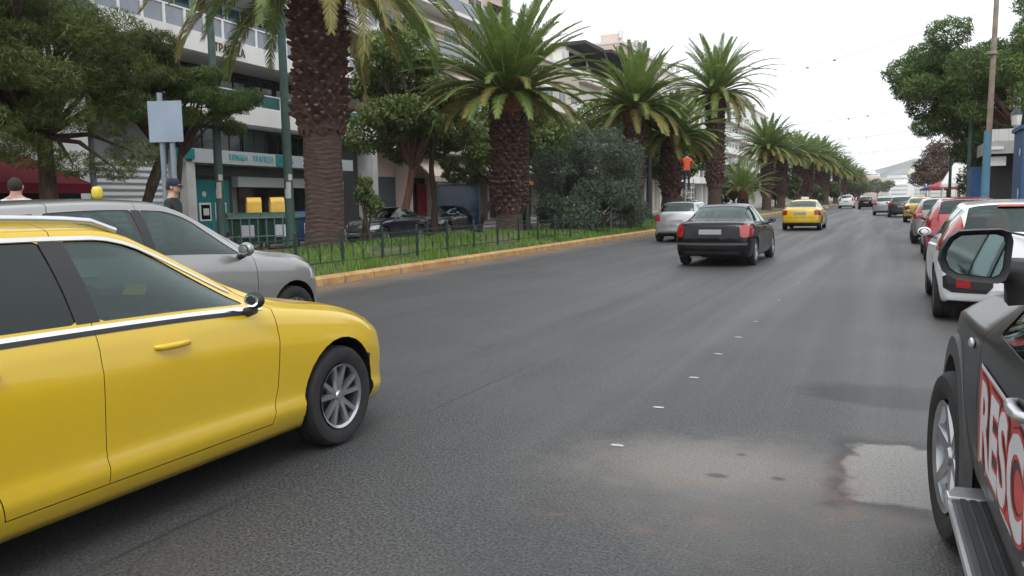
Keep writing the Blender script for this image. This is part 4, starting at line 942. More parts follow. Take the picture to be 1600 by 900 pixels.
tree('pine_tree', 'light green pine spray hanging in front of the bank balconies', (-21.3, 18.9, .14), 6.0, 3.6, 1.5, 36000, .17, 'leaf_pine2', 13, trunk_r=.11, lean=(.4, .2), blobr=(.28, .55), nb=26, aspect=.11, cen=(1.15, .35), flat=.6, droop=.4)
tree('broadleaf_tree', 'tall tree with forking reddish trunk between the nearest and the second palm', (-20.5, 31.4, .14), 9.6, 3.2, 2.5, 30000, .20, 'leaf_broad', 14, trunk_r=.2, lean=(.2, .5), blobr=(.7, 1.2), nb=20, bark='bark_red', cen=(.1, .2))
tree('broadleaf_tree', 'slimmer tree with a dark trunk right beside the forking reddish trunk', (-19.9, 33.0, .14), 8.4, 4.6, 1.5, 12000, .2, 'leaf_broad', 15, trunk_r=.15, lean=(0, .2), blobr=(.6, 1.0), nb=10, bark='bark')
tree('small_tree', 'small leaning tree with thin crown left of the second palm', (-18.3, 34.6, .14), 5.3, 2.1, 1.6, 9500, .17, 'leaf_broad', 16, trunk_r=.13, lean=(.7, 1.0), blobr=(.45, .8), nb=10, cen=(-.2, .2), bark='bark')
tree('broadleaf_tree', 'green tree in front of the tan building behind the palms', (-22.5, 52, .14), 9, 3.2, 2.8, 14000, .28, 'leaf_broad', 17, trunk_r=.2, nb=14, blobr=(.9, 1.5))
tree('broadleaf_tree', 'rounded green tree rising between two mid-distance palms', (-15.3, 58, .3), 7.2, 2.4, 2.8, 14000, .28, 'leaf_broad', 18, trunk_r=.2, nb=14, blobr=(.9, 1.4))
tree('broadleaf_tree', 'green tree behind the oleander bush, before the tan building', (-21.5, 45, .14), 8.8, 3.0, 2.9, 15000, .28, 'leaf_broad', 81, trunk_r=.2, nb=15, blobr=(.9, 1.5))
tree('broadleaf_tree', 'green tree showing between the third and fourth palm', (-20.5, 63, .14), 9.6, 3.0, 3.0, 14000, .3, 'leaf_broad', 82, trunk_r=.2, nb=15, blobr=(.9, 1.5))
tree('broadleaf_tree', 'green pavement tree behind the tallest distant palm', (-20.5, 78, .14), 9.2, 3.0, 3.2, 12000, .34, 'leaf_broad', 83, trunk_r=.2, nb=15, blobr=(.9, 1.6))
# oleander clump
def bush(name, label, loc, blobs, n, size, leaf, seed, aspect=.25, group=None):
    t = empty(name, loc, 0, label, 'bush', group); g = random.Random(seed); b = MB()
    for (x, y, z, r) in blobs:
        for k in range(3): b.tube([(x*.25+g.uniform(-.3, .3), y*.25, 0), (x*.6, y*.6, z*.5), (x+g.uniform(-r, r)*.4, y+g.uniform(-r, r)*.4, z+r*.3)], [.05, .035, .012], 5)
    b.build('stems', M['bark'], t); V, F = leaves(n, [q[:3] for q in blobs], [q[3] for q in blobs], size, seed, aspect, .95, .35); raw('foliage', V, F, M[leaf], t); return t
g_ = random.Random(5); bl = []
for i in range(34):
    a = g_.uniform(0, 6.28); q = g_.random()**.5; x, y = .25+math.cos(a)*q*1.9, .6+math.sin(a)*q*3.2; bl.append((x, y, .6+(3.5-1.0*q*q)*g_.random(), g_.uniform(.5, .9)))
bush('oleander_bush', 'big grey-green bushy oleander on the median right of the second palm', (-12.6, 33.6, .3), bl, 52000, .19, 'leaf_olive', 21, .2)
bush('shrub', 'low green shrub at the foot of the worker ladder', (-11.4, 46.2, .3), [(0, 0, .7, .5), (.3, .2, 1.0, .45), (-.3, .3, .5, .4)], 1500, .16, 'leaf_broad', 22, .45)
bush('shrub', 'small green shoot growing beside the thick palm trunk', (-18.4, 25.4, .14), [(0, 0, 1.8, .4), (.2, .3, 1.4, .4), (-.1, .2, 2.2, .3)], 900, .2, 'leaf_broad', 23, .45)

# ---- palms
M['frond'] = leaf_mat('frond', (0.070, 0.115, 0.026), (0.21, 0.30, 0.075), (0.36, 0.38, 0.13), rough=.45, nscale=.45, transl=.35)
M['frond_yellow'] = leaf_mat('frond_yellow', (0.13, 0.115, 0.025), (0.30, 0.26, 0.07), (0.36, 0.28, 0.11), rough=.5, nscale=.45, transl=.35)
M['rachis'] = mat('rachis', (0.22, 0.25, 0.09), 0.5, var=0.2)
def boot_mat():
    m = mat('palm_boots', (0.062, 0.030, 0.024), 0.9, var=0.45, scale=5, bump=.6, col2=(0.125, 0.065, 0.050)); return m
M['boots'] = boot_mat(); M['boot_cut'] = mat('boot_cut', (0.15, 0.10, 0.085), 0.85, var=0.4, scale=9)
M['palm_ring'] = mat('palm_ring', (0.050, 0.030, 0.024), 0.95, var=0.4, scale=3.5, bump=1.0, stretch=(1.2, 1.2, 9), col2=(0.105, 0.068, 0.055))
M['palm_fibre'] = mat('palm_fibre', (0.16, 0.08, 0.035), 0.95, var=0.4, scale=6, bump=.8, stretch=(3, 3, .5))
def fronds(n, L, seed, elmin=-38, elmax=86, nl=46, droop=72, lw=.034, ll=.50, base=(0, 0, 0), r0=.22):
    g = random.Random(seed); V = []; F = []; RV = MB(); MI = []
    for i in range(n):
        u = i/(n-1); az = 2.39996*i+g.uniform(-.15, .15); el0 = R_(elmax+(elmin-elmax)*u**.92+g.uniform(-6, 6)); Lf = L*(.82+.22*math.sin(math.pi*min(1, u*1.1+.15)))*g.uniform(.9, 1.06)
        h = Vector((math.cos(az), math.sin(az), 0)); side = Vector((-math.sin(az), math.cos(az), 0)); p = Vector(base)+h*r0*(1-.4*(el0 > 1.0)); K = 12; pts = [p.copy()]; dirs = []
        dr = R_(droop*(.62+.38*u)*g.uniform(.8, 1.2)) ; tw = g.uniform(-.25, .25)
        for k in range(K):
            t = (k+.5)/K; el = el0-dr*t**1.35*(1 if el0 < 1.2 else .55); d = (h*math.cos(el)+Vector((0, 0, 1))*math.sin(el)+side*tw*t*.5).normalized(); p = p+d*Lf/K; pts.append(p.copy()); dirs.append(d)
        dirs.append(dirs[-1]); RV.tube(pts, [.035*(1-.85*k/K)+.004 for k in range(K+1)], 4, cap=False)
        yel = 1 if (u > .70 and g.random() < .55) else 0
        for j in range(nl):
            t = .10+.90*(j+.5)/nl; q = t*K; k = min(int(q), K-1); f = q-k; P = pts[k].lerp(pts[k+1], f); d = dirs[k]; sd = d.cross(Vector((0, 0, 1))); sd = sd.normalized() if sd.length > .05 else side; up = sd.cross(d)
            ln = ll*.9*(math.sin(math.pi*(.12+.80*t))**.7)*(.35+.65*min(1, t*5))*g.uniform(.85, 1.1); an = R_(62-30*t+g.uniform(-7, 7))
            for s in (-1, 1):
                v = (d*math.cos(an)+(sd*s*math.cos(R_(24))+up*math.sin(R_(24)))*math.sin(an)).normalized(); tip = P+v*ln-Vector((0, 0, ln*ln*.55)); w = d*lw*.5
                mid = P+v*ln*.5-Vector((0, 0, ln*ln*.10)); o = len(V); V += [P-w*.6, P+w*.6, mid+w, tip, tip, mid-w]; F += [(o, o+1, o+2, o+5), (o+5, o+2, o+3, o+4)]; MI += [yel, yel]
    # fold the degenerate tip quads into slim quads
    V = [tuple(v) for v in V]
    for k in range(0, len(V), 6):
        a, b_ = Vector(V[k+2]), Vector(V[k+5]); t = Vector(V[k+3]); e = (a-b_)*.12; V[k+3] = tuple(t+e); V[k+4] = tuple(t-e)
    return V, F, RV, MI
def palm_trunk(root, H, r, ring_top, seed, det=1, flare=1.25):
    g = random.Random(seed); b = MB(); n = 40 if det else 16; prof = []
    rows = int(max(6, (H)/(.035 if det else .15)))
    V = []; F = []
    for i in range(rows+1):
        z = H*i/rows; f = r*(.66 if z < ring_top else .76)*(1+(flare-1)*math.exp(-z/.35))
        for j in range(n):
            a = 2*math.pi*j/n; k = 1+(.022*math.sin(z*52+2.0*math.sin(a*3+z*2)+a) + .02*math.sin(a*5+z*3)+g.uniform(-.012, .012))*(1 if z < ring_top+.2 else .3)
            V.append((math.cos(a)*f*k, math.sin(a)*f*k, z-.15))
    for i in range(rows):
        for j in range(n): F.append((i*n+j, i*n+(j+1) % n, (i+1)*n+(j+1) % n, (i+1)*n+j))
    raw('trunk', V, F, M['palm_ring'], root, smooth=True)
    # leaf-base boots
    per = 14 if det else 11; dz = .18 if det else .26; m = 0; z = ring_top; row = 0
    while z < H+.05:
        k = min(1, (z-ring_top)/.5+.35)
        for j in range(per):
            a = 2*math.pi*(j+.5*(row % 2))/per+g.uniform(-.05, .05); R1 = r*.73; out = r*(.20+.13*g.random())*k*(1.15 if H-z > .6 else .8); w = math.pi*r*.73/per*1.05; hh = dz*.95
            e = Vector((math.cos(a), math.sin(a), 0)); sd = Vector((-math.sin(a), math.cos(a), 0)); c = e*R1+Vector((0, 0, z-.15+g.uniform(-.05, .05))); w *= g.uniform(.75, 1.15); out *= g.uniform(.6, 1.3)
            tipc = c+e*out+Vector((0, 0, hh*.62)); v = [c-sd*w*1.0, c+Vector((0, 0, -hh*.75)), c+sd*w*1.0, c+Vector((0, 0, hh*.9)), tipc-sd*w*.55, tipc+Vector((0, 0, -hh*.28)), tipc+sd*w*.55, tipc+Vector((0, 0, hh*.16))]
            b.add(v, [(0, 1, 5, 4), (1, 2, 6, 5), (2, 3, 7, 6), (3, 0, 4, 7)], 0); b.add(v[4:], [(0, 1, 2, 3)], 1 if g.random() < .38 else 0)
        z += dz; row += 1
    b.build('leaf_bases', [M['boots'], M['boot_cut']], root)
    # fibre under the crown
    b = MB(); b.lathe([(r*.78, H-.55), (r*.98, H-.25), (r*1.0, H), (r*.7, H+.35), (r*.2, H+.6)], n=18); b.build('crown_base', M['palm_fibre'], root, smooth=60)
def palm(label, loc, H, r=.7, ring=1.6, L=3.7, n=64, seed=1, det=1, droop=72, lw=.034, nl=46, lean=None, elmin=-38, name='palm_tree'):
    t = empty(name, loc, random.Random(seed).uniform(0, 6), label, 'palm tree', 'palms along the median')
    t.rotation_euler.x, t.rotation_euler.y = random.Random(seed+5).uniform(-.025, .025), random.Random(seed+6).uniform(-.025, .025)
    if lean: t.rotation_euler.x, t.rotation_euler.y = lean
    palm_trunk(t, H, r, ring, seed, det); V, F, RV, MI = fronds(n, L, seed, nl=nl, droop=droop, lw=lw, base=(0, 0, H+.1), elmin=elmin)
    g5 = random.Random(seed+9); dead = MB()
    for i in range(12):
        a = g5.uniform(0, 6.28); h = Vector((math.cos(a), math.sin(a), 0)); Lx = g5.uniform(.5, 1.1); p0 = h*r*.8+Vector((0, 0, H-.05)); p1 = p0+h*.35+Vector((0, 0, .05)); p2 = p1+h*.12-Vector((0, 0, Lx)); dead.tube([p0, p1, p2], [.05, .035, .012], 5)
        for k in range(14):
            q = p1.lerp(p2, g5.random()); e = Vector((g5.uniform(-.12, .12), g5.uniform(-.12, .12), -g5.uniform(.15, .4))); w = Vector((-math.sin(a), math.cos(a), 0))*.012; dead.add([q-w, q+w, q+e], [(0, 1, 2)])
    dead.build('dead_fronds', M['palm_fibre'], t)
    cr = raw('crown', V, F, [M['frond'], M['frond_yellow']], t, mi=MI); RV.build('midribs', M['rachis'], cr); return t
def palms():
    palm('nearest palm, thick scaly trunk crossing the whole picture height, crown cut off by the frame', (-13.88, 17.35, .36), 7.0, .76, 3.3, 5.2, 96, 31, 1, 84, .040, 130, elmin=-6)
    palm('second palm, full crown over the tree row, trunk left of the big oleander', (-14.0, 29.1, .34), 5.2, .76, 1.0, 4.05, 112, 32, 1, 68, .050, 100, elmin=0)
    p3 = palm('palm whose crown rises straight behind the oleander bush', (-12.9, 42.4, .34), 5.9, .66, 2.0, 3.8, 92, 33, 0, 70, .060, 76, elmin=-6)
    copy_thing(p3, (-11.75, 46.0, .34), 2.2, (1.02, 1.02, .78), 'palm with low drooping crown and stout trunk left of the man on the ladder')
    p5 = palm('tallest distant palm, crown standing clear against the white sky', (-11.5, 57.2, .34), 8.3, .68, 2.2, 4.4, 90, 35, 0, 80, .062, 72, elmin=-12)
    sm = palm('young short-trunked palm with bright fan-like fronds near the ground', (-10.7, 64, .3), 1.7, .42, .5, 3.0, 40, 36, 0, 60, .05, 36, elmin=5)
    for x, y, k, s, lb_ in ((-11.5, 82, 1.0, 1, 'palm with bushy crown right after the young low palm'), (-11.2, 93, 4, .97, 'palm just behind the far yellow taxi, trunk left of its neighbour'), (-11.0, 102, 2.2, 1.02, 'far palm with yellowing crown behind the far yellow taxi'), (-10.8, 114, 3.1, 1.05, 'far palm directly right of the yellowing crown'), (-10.5, 127, .4, 1.1, 'far palm, seventh along the straight row'), (-10.3, 142, 5, 1.08, 'far palm whose crown tip stands above the row'), (-10.1, 160, 1.4, 1.0, 'far palm near the end of the thick row'), (-9.8, 182, 2.9, 1.05, 'far palm where the row thins out above the white car'), (-9.6, 210, .7, 1.0, 'last but one tiny palm of the row'), (-9.4, 245, 3.6, 1.0, 'last tiny palm of the row, at the road end')):
        copy_thing(p3 if (int(y) % 3) else p5, (x+.25*math.sin(y), y, .3), k, (s, s, s*(.98 if int(y) % 3 else .72)), lb_)
palms()
for i, (x, y, h, r) in enumerate(((-13.5, 76, 4.2, 1.6), (-12.5, 97, 4.6, 1.8), (-12, 121, 4.5, 1.9), (-11.5, 150, 5, 2.2), (-10.5, 195, 5, 2.3), (-9.5, 230, 5.5, 2.4))):
    tree('median_tree', ('bushy green growth filling the gap under the palms, nearest one', 'bushy growth between palm trunks behind the far taxi', 'green growth under the middle of the palm row', 'rounded green tree under the far palm crowns', 'small green tree near the end of the median', 'last tiny green tree at the end of the median')[i], (x, y, .3), h, 1.0, r, 4200, .4, 'leaf_far', 40+i, nb=9, blobr=(.7, 1.3), trunk_r=.12)
for i, (x, y, h, r, lf, lb_) in enumerate(((-22, 250, 11, 5, 'leaf_far', 'green tree mass at the far left road end'), (-14, 330, 9, 5, 'leaf_far', 'low olive-green tree seen over the far cars'), (-8, 420, 10, 6, 'leaf_far', 'pale green tree at the vanishing end of the road'), (9, 300, 12, 4.5, 'leaf_pine', 'round dark green tree standing at the right road end'), (4.5, 88, 8.2, 3.0, 'leaf_brown', 'reddish brown half-bare tree behind the white kiosk roof'), (6.5, 105, 9.5, 3.6, 'leaf_brown', 'brownish bare tree, the farther one, beside the dark pine'))):
    tree('street_tree', lb_, (x, y, .14), h, h*.25, r, 6500, .34 if lf == 'leaf_brown' else .6, lf, 60+i, nb=16, blobr=(r*.25, r*.42), trunk_r=.2, aspect=.3 if lf == 'leaf_brown' else .45)
# the umbrella pine on the right
tree('pine_tree', 'broad stone pine on the right with dark billowing crown over the kiosk', (5.0, 42.5, .14), 9.8, 3.6, 4.9, 150000, .22, 'leaf_pine2', 71, bark='bark_red', trunk_r=.22, lean=(.2, -.3), blobr=(.6, 1.1), nb=66, aspect=.18, flat=.7, cen=(0, 0), zr=(.05, 1), extra=((-4.9, .5, 7.2, .85), (-4.5, 0, 6.3, .85), (-3.9, .6, 5.5, .85), (-3.2, 0, 4.8, .8), (-3.9, .8, 7.8, 1.0), (-2.4, .3, 4.4, .75), (-2.9, 0, 6.4, 1.0), (-1.3, -1.2, 3.7, .9), (-.2, -1.0, 3.9, 1.0), (1.1, -1.3, 4.2, 1.0), (-1.9, 1.4, 3.4, .9), (2.2, -1.2, 3.6, 1.0)))
tree('pine_tree', 'green pine at the right edge behind the kiosk lamp', (6.2, 30.5, .14), 8.0, 3.6, 2.3, 22000, .2, 'leaf_pine2', 72, bark='bark_red', trunk_r=.17, blobr=(.7, 1.2), nb=14, aspect=.18)
bush('hedge', 'tall dark green shrub behind the blue pole on the right pavement', (4.3, 44, .14), [(0, 0, 2.4, 1.0), (-.8, 1, 2.0, .9), (.9, .6, 2.2, 1.1), (0, .4, 3.2, .8), (1.8, 0, 3, 1), (0, 0, 1, 1), (.5, 3, 3.9, 1.1)], 16000, .22, 'leaf_pine2', 73)

# ------------------------------------------------------------------ street furniture
def pole(name, label, x, y, z0, h, r, m='green_pole', lean=(0, 0), r2=None, extra=None, cat='pole', group=None):
    t = empty(name, (x, y, z0), 0, label, cat, group); b = MB()
    b.tube([(0, 0, 0), (0, 0, .25), (0, 0, .26), (lean[0], lean[1], h)], [r*1.35, r*1.35, r, r2 or r*.75], 14); b.build('shaft', M[m], t, smooth=40)
    if extra: extra(t)
    return t
def posters(t, z, r):
    for k, (a, dz, w, h) in enumerate(((-.9, 0, .16, .24), (-.4, .3, .14, .2), (-1.1, -.3, .2, .3))):
        b = MB(); V = []
        for i in range(5):
            aa = a+(i/4-.5)*w/r
            V += [(math.cos(aa)*r*1.03, math.sin(aa)*r*1.03, z+dz), (math.cos(aa)*r*1.03, math.sin(aa)*r*1.03, z+dz+h)]
        b.add(V, [(2*i, 2*i+2, 2*i+3, 2*i+1) for i in range(4)]); b.build('paper_notice', M['curtain'], t)
def arm(t, z, L, rz):
    b = MB(); d = Vector((math.cos(rz), math.sin(rz), 0)); b.tube([(0, 0, z), tuple(d*L*.5+Vector((0, 0, z+.35))), tuple(d*L+Vector((0, 0, z+.4)))], [.035, .03, .025], 8); b.build('arm', M['green_pole'], t)
    b = MB(); b.ball(tuple(d*(L+.2)+Vector((0, 0, z+.36))), (.32, .12, .07)); b.build('lamp_head', M['grey_pole'], t, smooth=60)
pole('street_pole', 'thin grey-green pole standing in front of the upper left pine', -21.0, 15.9, .14, 5.6, .09, 'grey_pole')
pole('street_pole', 'green pole with paper notices in front of the teal cash point', -20.6, 20.3, .14, 8.4, .15, extra=lambda t: posters(t, 2.0, .14))
pole('street_pole', 'tall green pole beside the yellow call box and the bins', -18.4, 21.2, .2, 8.6, .16, extra=lambda t: posters(t, 1.9, .15))
pole('street_pole', 'dark green post touching the right edge of the second palm trunk', -13.75, 30.2, .35, 4.9, .17, 'dark_metal')
pole('street_pole', 'dark post right of the oleander bush before the parked scooter', -12.25, 43.2, .3, 3.6, .17, 'dark_metal')
pole('street_pole', 'thin dark pole between the two pavement trees and the shelter', -17.8, 36.2, .2, 6.5, .07, 'dark_metal')
def blue_base(t):
    b = MB(); b.tube([(0, 0, 0), (0, 0, 3.6)], [.150, .118], 14); b.build('blue_painted_base', M['blue_paint'], t, smooth=40)
    b = MB(); b.lathe([(.14, 0), (.19, .02), (.19, .10), (.14, .12)], (0, 0, 6.2), 14); b.build('collar', M['rust'], t)
M['blue_paint'] = mat('blue_paint', (0.10, 0.24, 0.34), 0.6, var=0.15, scale=3)
M['rust'] = mat('rust', (0.27, 0.21, 0.165), 0.8, var=0.25, scale=4)
M['kiosk_blue'] = mat('kiosk_blue', (0.012, 0.065, 0.17), 0.5, var=0.12, scale=2)
pole('tram_wire_pole', 'tall rusty pole with blue painted base rising out of frame at right', 2.85, 33, .14, 11.5, .108, 'rust', lean=(.12, 0), r2=.07, extra=blue_base)
pole('tram_wire_pole', 'green pole with bracket arm left of the tall rusty pole', 2.9, 41, .14, 7.2, .12, 'green_pole', extra=lambda t: arm(t, 7.0, .9, R_(20)))
pole('street_lamp', 'street lamp with long arm reaching over the road, far right', 4.6, 52, .14, 9.2, .10, 'grey_pole', extra=lambda t: arm(t, 8.9, 3.0, R_(180)))
# blank rear of a road sign on two posts
t = empty('road_sign', (-10.3, 9.15, .15), R_(22), 'blank grey-blue back of a square sign panel on twin grey posts', 'sign')
for x in (-.10, .06): b = MB(); b.tube([(x, 0, 0), (x, 0, 3.18 if x < 0 else 2.7)], .042, 10); b.build('post', M['grey_pole'], t, smooth=40)
M['sign_back'] = mat('sign_back', (0.235, 0.29, 0.36), 0.5, 0.3, var=0.08, scale=3)
b = MB(); b.b2(-.27, .27, -.065, -.05, 2.42, 3.05); pn = b.build('sign_panel', M['sign_back'], t)
for z in (2.55, 2.9): b = MB(); b.b2(-.24, .24, -.05, -.03, z, z+.04); b.build('bracket', M['grey_pole'], pn)
# yellow capped post
t = empty('meter_post', (-11.72, 8.92, .2), 0, 'rounded yellow cap on a grey post seen just over the silver car roof', 'meter'); b = MB(); b.tube([(0, 0, 0), (0, 0, 1.5)], .05, 10); b.build('post', M['grey_pole'], t)
b = MB(); b.lathe([(.001, 1.72), (.06, 1.71), (.085, 1.66), (.085, 1.56), (.07, 1.52), (.03, 1.5)], n=16); b.build('cap', mat('cap_yellow', (0.62, 0.50, 0.05), 0.5), t, smooth=60)
# yellow call boxes
M['box_yellow'] = mat('box_yellow', (0.70, 0.42, 0.03), 0.35, var=0.1, coat=.5)
for k, (x, y) in enumerate(((-23.75, 25.2), (-23.2, 25.95))):
    t = empty('call_box', (x, y, .14), R_(-40), ('left yellow hooded call box by the bins', 'right yellow hooded call box by the bins')[k], 'phone box')
    b = MB(); b.tube([(0, 0, 0), (0, 0, 1.1)], .05, 8); b.build('post', M['dark_metal'], t)
    pr = [(-.28, 0), (-.28, .5)]+[(-.28*math.cos(a), .5+.28*math.sin(a)) for a in np.linspace(0, math.pi, 12)][1:-1]+[(.28, .5), (.28, 0), (.23, 0), (.23, .49)]+[(.23*math.cos(a), .49+.23*math.sin(a)) for a in np.linspace(0, math.pi, 12)][1:-1]+[(-.23, .49), (-.23, 0)]
    b = MB(); n = len(pr)//2; outr = pr[:n]; inn = pr[n:][::-1]
    V = [(x_, yy, z_+1.0) for yy in (-.28, .28) for (x_, z_) in outr+inn]; m2 = 2*n
    F = []
    for i in range(n-1): F += [(i, i+1, m2+i+1, m2+i), (n+i, m2+n+i, m2+n+i+1, n+i+1), (i, n+i, n+i+1, i+1), (m2+i, m2+i+1, m2+n+i+1, m2+n+i)]
    b.add(V, F); b.build('hood', M['box_yellow'], t, smooth=40)
    b = MB(); b.b2(-.15, .15, -.06, .12, 1.05, 1.5); b.build('telephone', M['grey_plastic'], t)
# wheeled bins
def bin_(label, x, y, rz, col, s=1.0):
    t = empty('wheeled_bin', (x, y, .0), rz, label, 'bin', 'bins by the far kerb'); m = mat('bin_'+col, {'green': (0.012, 0.075, 0.035), 'blue': (0.01, 0.05, 0.16)}[col], 0.45, var=.12)
    b = MB(); V = []
    for z, w, d in ((.18, .50, .40), (.3, .55, .44), (1.05, .66, .52), (1.10, .70, .56)): V += [(-w, -d, z), (w, -d, z), (w, d, z), (-w, d, z)]
    F = [(3, 2, 1, 0), (12, 13, 14, 15)]+[(4*i+j, 4*i+(j+1) % 4, 4*i+4+(j+1) % 4, 4*i+4+j) for i in range(3) for j in range(4)]; b.add(V, F); b.build('body', m, t, bevel=.02)
    b = MB(); pr = [(-.56, 1.10)]+[(.58*math.cos(a)*-1, 1.12+.24*math.sin(a)) for a in np.linspace(0.05, math.pi-.05, 12)]+[(.56, 1.10)]; b.prism(pr, -.70, .70, 'x'); b.build('lid', m, t, smooth=40)
    for x_ in (-.45, .45):
        for y_ in (-.35, .35): b = MB(); b.lathe([(.001, -.03), (.09, -.03), (.09, .03), (.001, .03)], (x_, y_, .09), 12, 'x'); b.build('wheel', M['rubber'], t, smooth=40)
    b = MB(); b.b2(-.25, .2, -.53, -.515, .45, .9); b.build('sticker', M['frame_white'], t); t.scale = (s, s, s); return t
bin_('dark green wheeled bin under the yellow call boxes', -21.3, 22.2, R_(50), 'green', .98)
bin_('green wheeled bin with a white sticker, left of the blue one', -20.5, 23.0, R_(50), 'green', .98)
bin_('blue wheeled bin half hidden by the thick palm trunk', -20.6, 24.75, R_(50), 'blue', .98)
# low metal barrier by the bins
t = empty('pavement_barrier', (-20.6, 21.6, .14), R_(60), 'low grey pavement railing left of the green bins', 'railing')
b = MB(); b.tube([(-1.2, 0, 1.0), (1.2, 0, 1.0)], .03, 6); b.tube([(-1.2, 0, .35), (1.2, 0, .35)], .02, 6); b.build('rail', M['grey_pole'], t)
for k in range(9): b = MB(); b.tube([(-1.2+.3*k, 0, 0), (-1.2+.3*k, 0, 1.0)], .022, 6); b.build('bar', M['grey_pole'], t)
# bus shelter
t = empty('bus_shelter', (-20.1, 35.9, .14), R_(30), 'glass bus shelter panel with blue frame and dark advert between the small trees', 'bus shelter')
b = MB(); b.b2(-1.0, 1.0, -.05, .05, .25, 2.25); ad = b.build('advert_panel', mat('advert', (0.02, 0.05, 0.12), 0.15, var=.8, scale=1.6, col2=(0.03, 0.10, 0.22)), t)
b = MB(); b.b2(-1.08, -1.0, -.07, .07, 0, 2.35); b.b2(1.0, 1.08, -.07, .07, 0, 2.35); b.b2(-1.0, 1.0, -.07, .07, 2.25, 2.35); b.build('frame', M['blue_paint'], t)
b = MB(); b.b2(-1.1, 1.1, -.1, 1.3, 2.36, 2.44); b.build('roof', M['frame_white'], t)
for x in (-1.0, 1.0): b = MB(); b.tube([(x, 1.2, 0), (x, 1.2, 2.36)], .035, 8); b.build('post', M['frame_white'], t)
# electrical cabinet and small sign at the median end
t = empty('cabinet', (-12.0, 36.9, .3), R_(8), 'pale grey utility cabinet at the right foot of the oleander bush', 'cabinet')
b = MB(); b.b2(-.38, .38, -.22, .22, 0, 1.18); b.build('box', M['concrete'], t, bevel=.01); b = MB(); b.b2(-.42, .42, -.26, .26, 1.18, 1.25); b.build('lid', M['concrete'], t)
b = MB(); b.b2(-.33, -.01, -.235, -.22, .1, 1.1); b.b2(.01, .33, -.235, -.22, .1, 1.1); b.build('door', M['fascia'], t)
t = empty('small_sign', (-11.1, 33.2, .17), R_(15), 'small white plate on a thin pole in front of the oleander bush', 'sign')
b = MB(); b.tube([(0, 0, 0), (0, 0, 1.75)], .03, 8); b.build('post', M['grey_pole'], t); b = MB(); b.b2(-.14, .14, -.05, -.035, 1.25, 1.8); b.build('plate', M['curtain'], t)
# median fence
def fence():
    x = -10.75; y0, y1, st = -4.0, 37.0, 1.5; n = int((y1-y0)/st)
    t = empty('fence', (x, 0, .0), 0, 'low dark green railing with arched bars running along the yellow kerb', 'fence')
    zt = lambda y: turf_z(x, y)
    for k in range(n+1):
        y = y0+k*st; z = zt(y); b = MB(); b.box((0, y, z+.36), (.05, .05, .80)); b.ball((0, y, z+.78), .036, 8, 6); b.build('post', M['dark_metal'], t)
    for k in range(n):
        ya, yb = y0+k*st, y0+(k+1)*st; z = (zt(ya)+zt(yb))/2; b = MB()
        b.box((0, (ya+yb)/2, z+.66), (.028, st-.05, .028)); b.box((0, (ya+yb)/2, z+.56), (.02, st-.05, .02)); b.box((0, (ya+yb)/2, z+.12), (.02, st-.05, .02))
        for j in (1, 2, 3): yy = ya+st*j/4; b.box((0, yy, z+.34), (.014, .014, .44))
        for j in (0, 2): c = ya+st*(j+1)/4; b.tube([(0, c+st/4*math.cos(a), z+.12+.43*math.sin(a)) for a in np.linspace(0, math.pi, 9)], .008, 5)
        b.build('panel', M['dark_metal'], t)
fence()
# overhead wires
M['wire'] = mat('wire', (0.16, 0.165, 0.17), 0.6)
for i, (x0, y0, z0, x1, y1, z1, lb_) in enumerate(((-18.5, 64, 9.5, 2.9, 41, 9.3, 'thin span wire crossing the sky high above the road, upper one'), (-21, 100, 8.0, 4, 96, 8.6, 'thin span wire low in the sky over the far road'), (-21, 128, 8, 4, 128, 8.4, 'farthest thin span wire near the hill'), (-14, 60, 6.8, 2.9, 62, 7.8, 'thin span wire across the middle of the sky'))):
    b = MB(); P = [Vector((x0+(x1-x0)*t, y0+(y1-y0)*t, z0+(z1-z0)*t-1.1*4*t*(1-t)*.5)) for t in np.linspace(0, 1, 15)]; b.tube(P, .012 if i in (0, 3) else .018, 5)
    o = b.build('overhead_wire', M['wire']); tag(o, lb_, 'wire', 'wires over the road')
    b = MB()
    for q in (P[9], P[10]): b.ball(tuple(q+Vector((0, 0, -.05))), (.09, .04, .04), 8, 6)
    b.build('insulator', M['wire'], o)

# ------------------------------------------------------------------ kiosks and stalls on the right
t = empty('kiosk', (3.2, 37.5, .144), 0, 'street kiosk with white sign boards over a grey canopy and dark opening', 'kiosk')
b = MB(); b.b2(.25, 3.0, .5, 3.0, 0, 3.1); b.build('body', M['wall_dark'], t)
b = MB(); b.b2(.0, 3.6, -.5, 3.4, 3.1, 3.22); b.b2(-.02, 3.6, -.56, -.5, 2.96, 3.45); b.b2(-.05, -.02, -.5, 3.4, 2.96, 3.45); b.build('canopy', M['concrete'], t)
b = MB(); b.b2(.05, .95, -.4, -.32, 3.46, 3.92); b.build('sign_board', M['curtain'], t)
b = MB(); b.b2(.05, .55, -.60, -.57, 3.12, 3.24); b.build('sign_strip', M['frame_white'], t)
b = MB(); b.b2(.03, .68, -.3, -.25, 2.50, 2.86); b.build('sign_board', M['frame_white'], t)
b = MB(); b.b2(1.05, 1.17, -.3, -.2, 0, 2.9); b.b2(1.26, 1.40, -.3, -.2, 0, 2.9); b.build('door_frame', M['frame_white'], t)
b = MB(); b.b2(-.42, .2, .6, 2.8, 0, 2.5); b.build('side_panel', M['kiosk_blue'], t)
t = empty('kiosk', (3.0, 25.2, .144), 0, 'deep blue kiosk wall cut off by the right edge of the picture', 'kiosk')
b = MB(); b.b2(0, 2.4, 0, 1.9, 0, 3.1); b.build('body', M['kiosk_blue'], t)
b = MB(); b.b2(-.06, 2.5, -.08, 2.0, 3.1, 3.2); b.build('roof', M['kiosk_blue'], t)
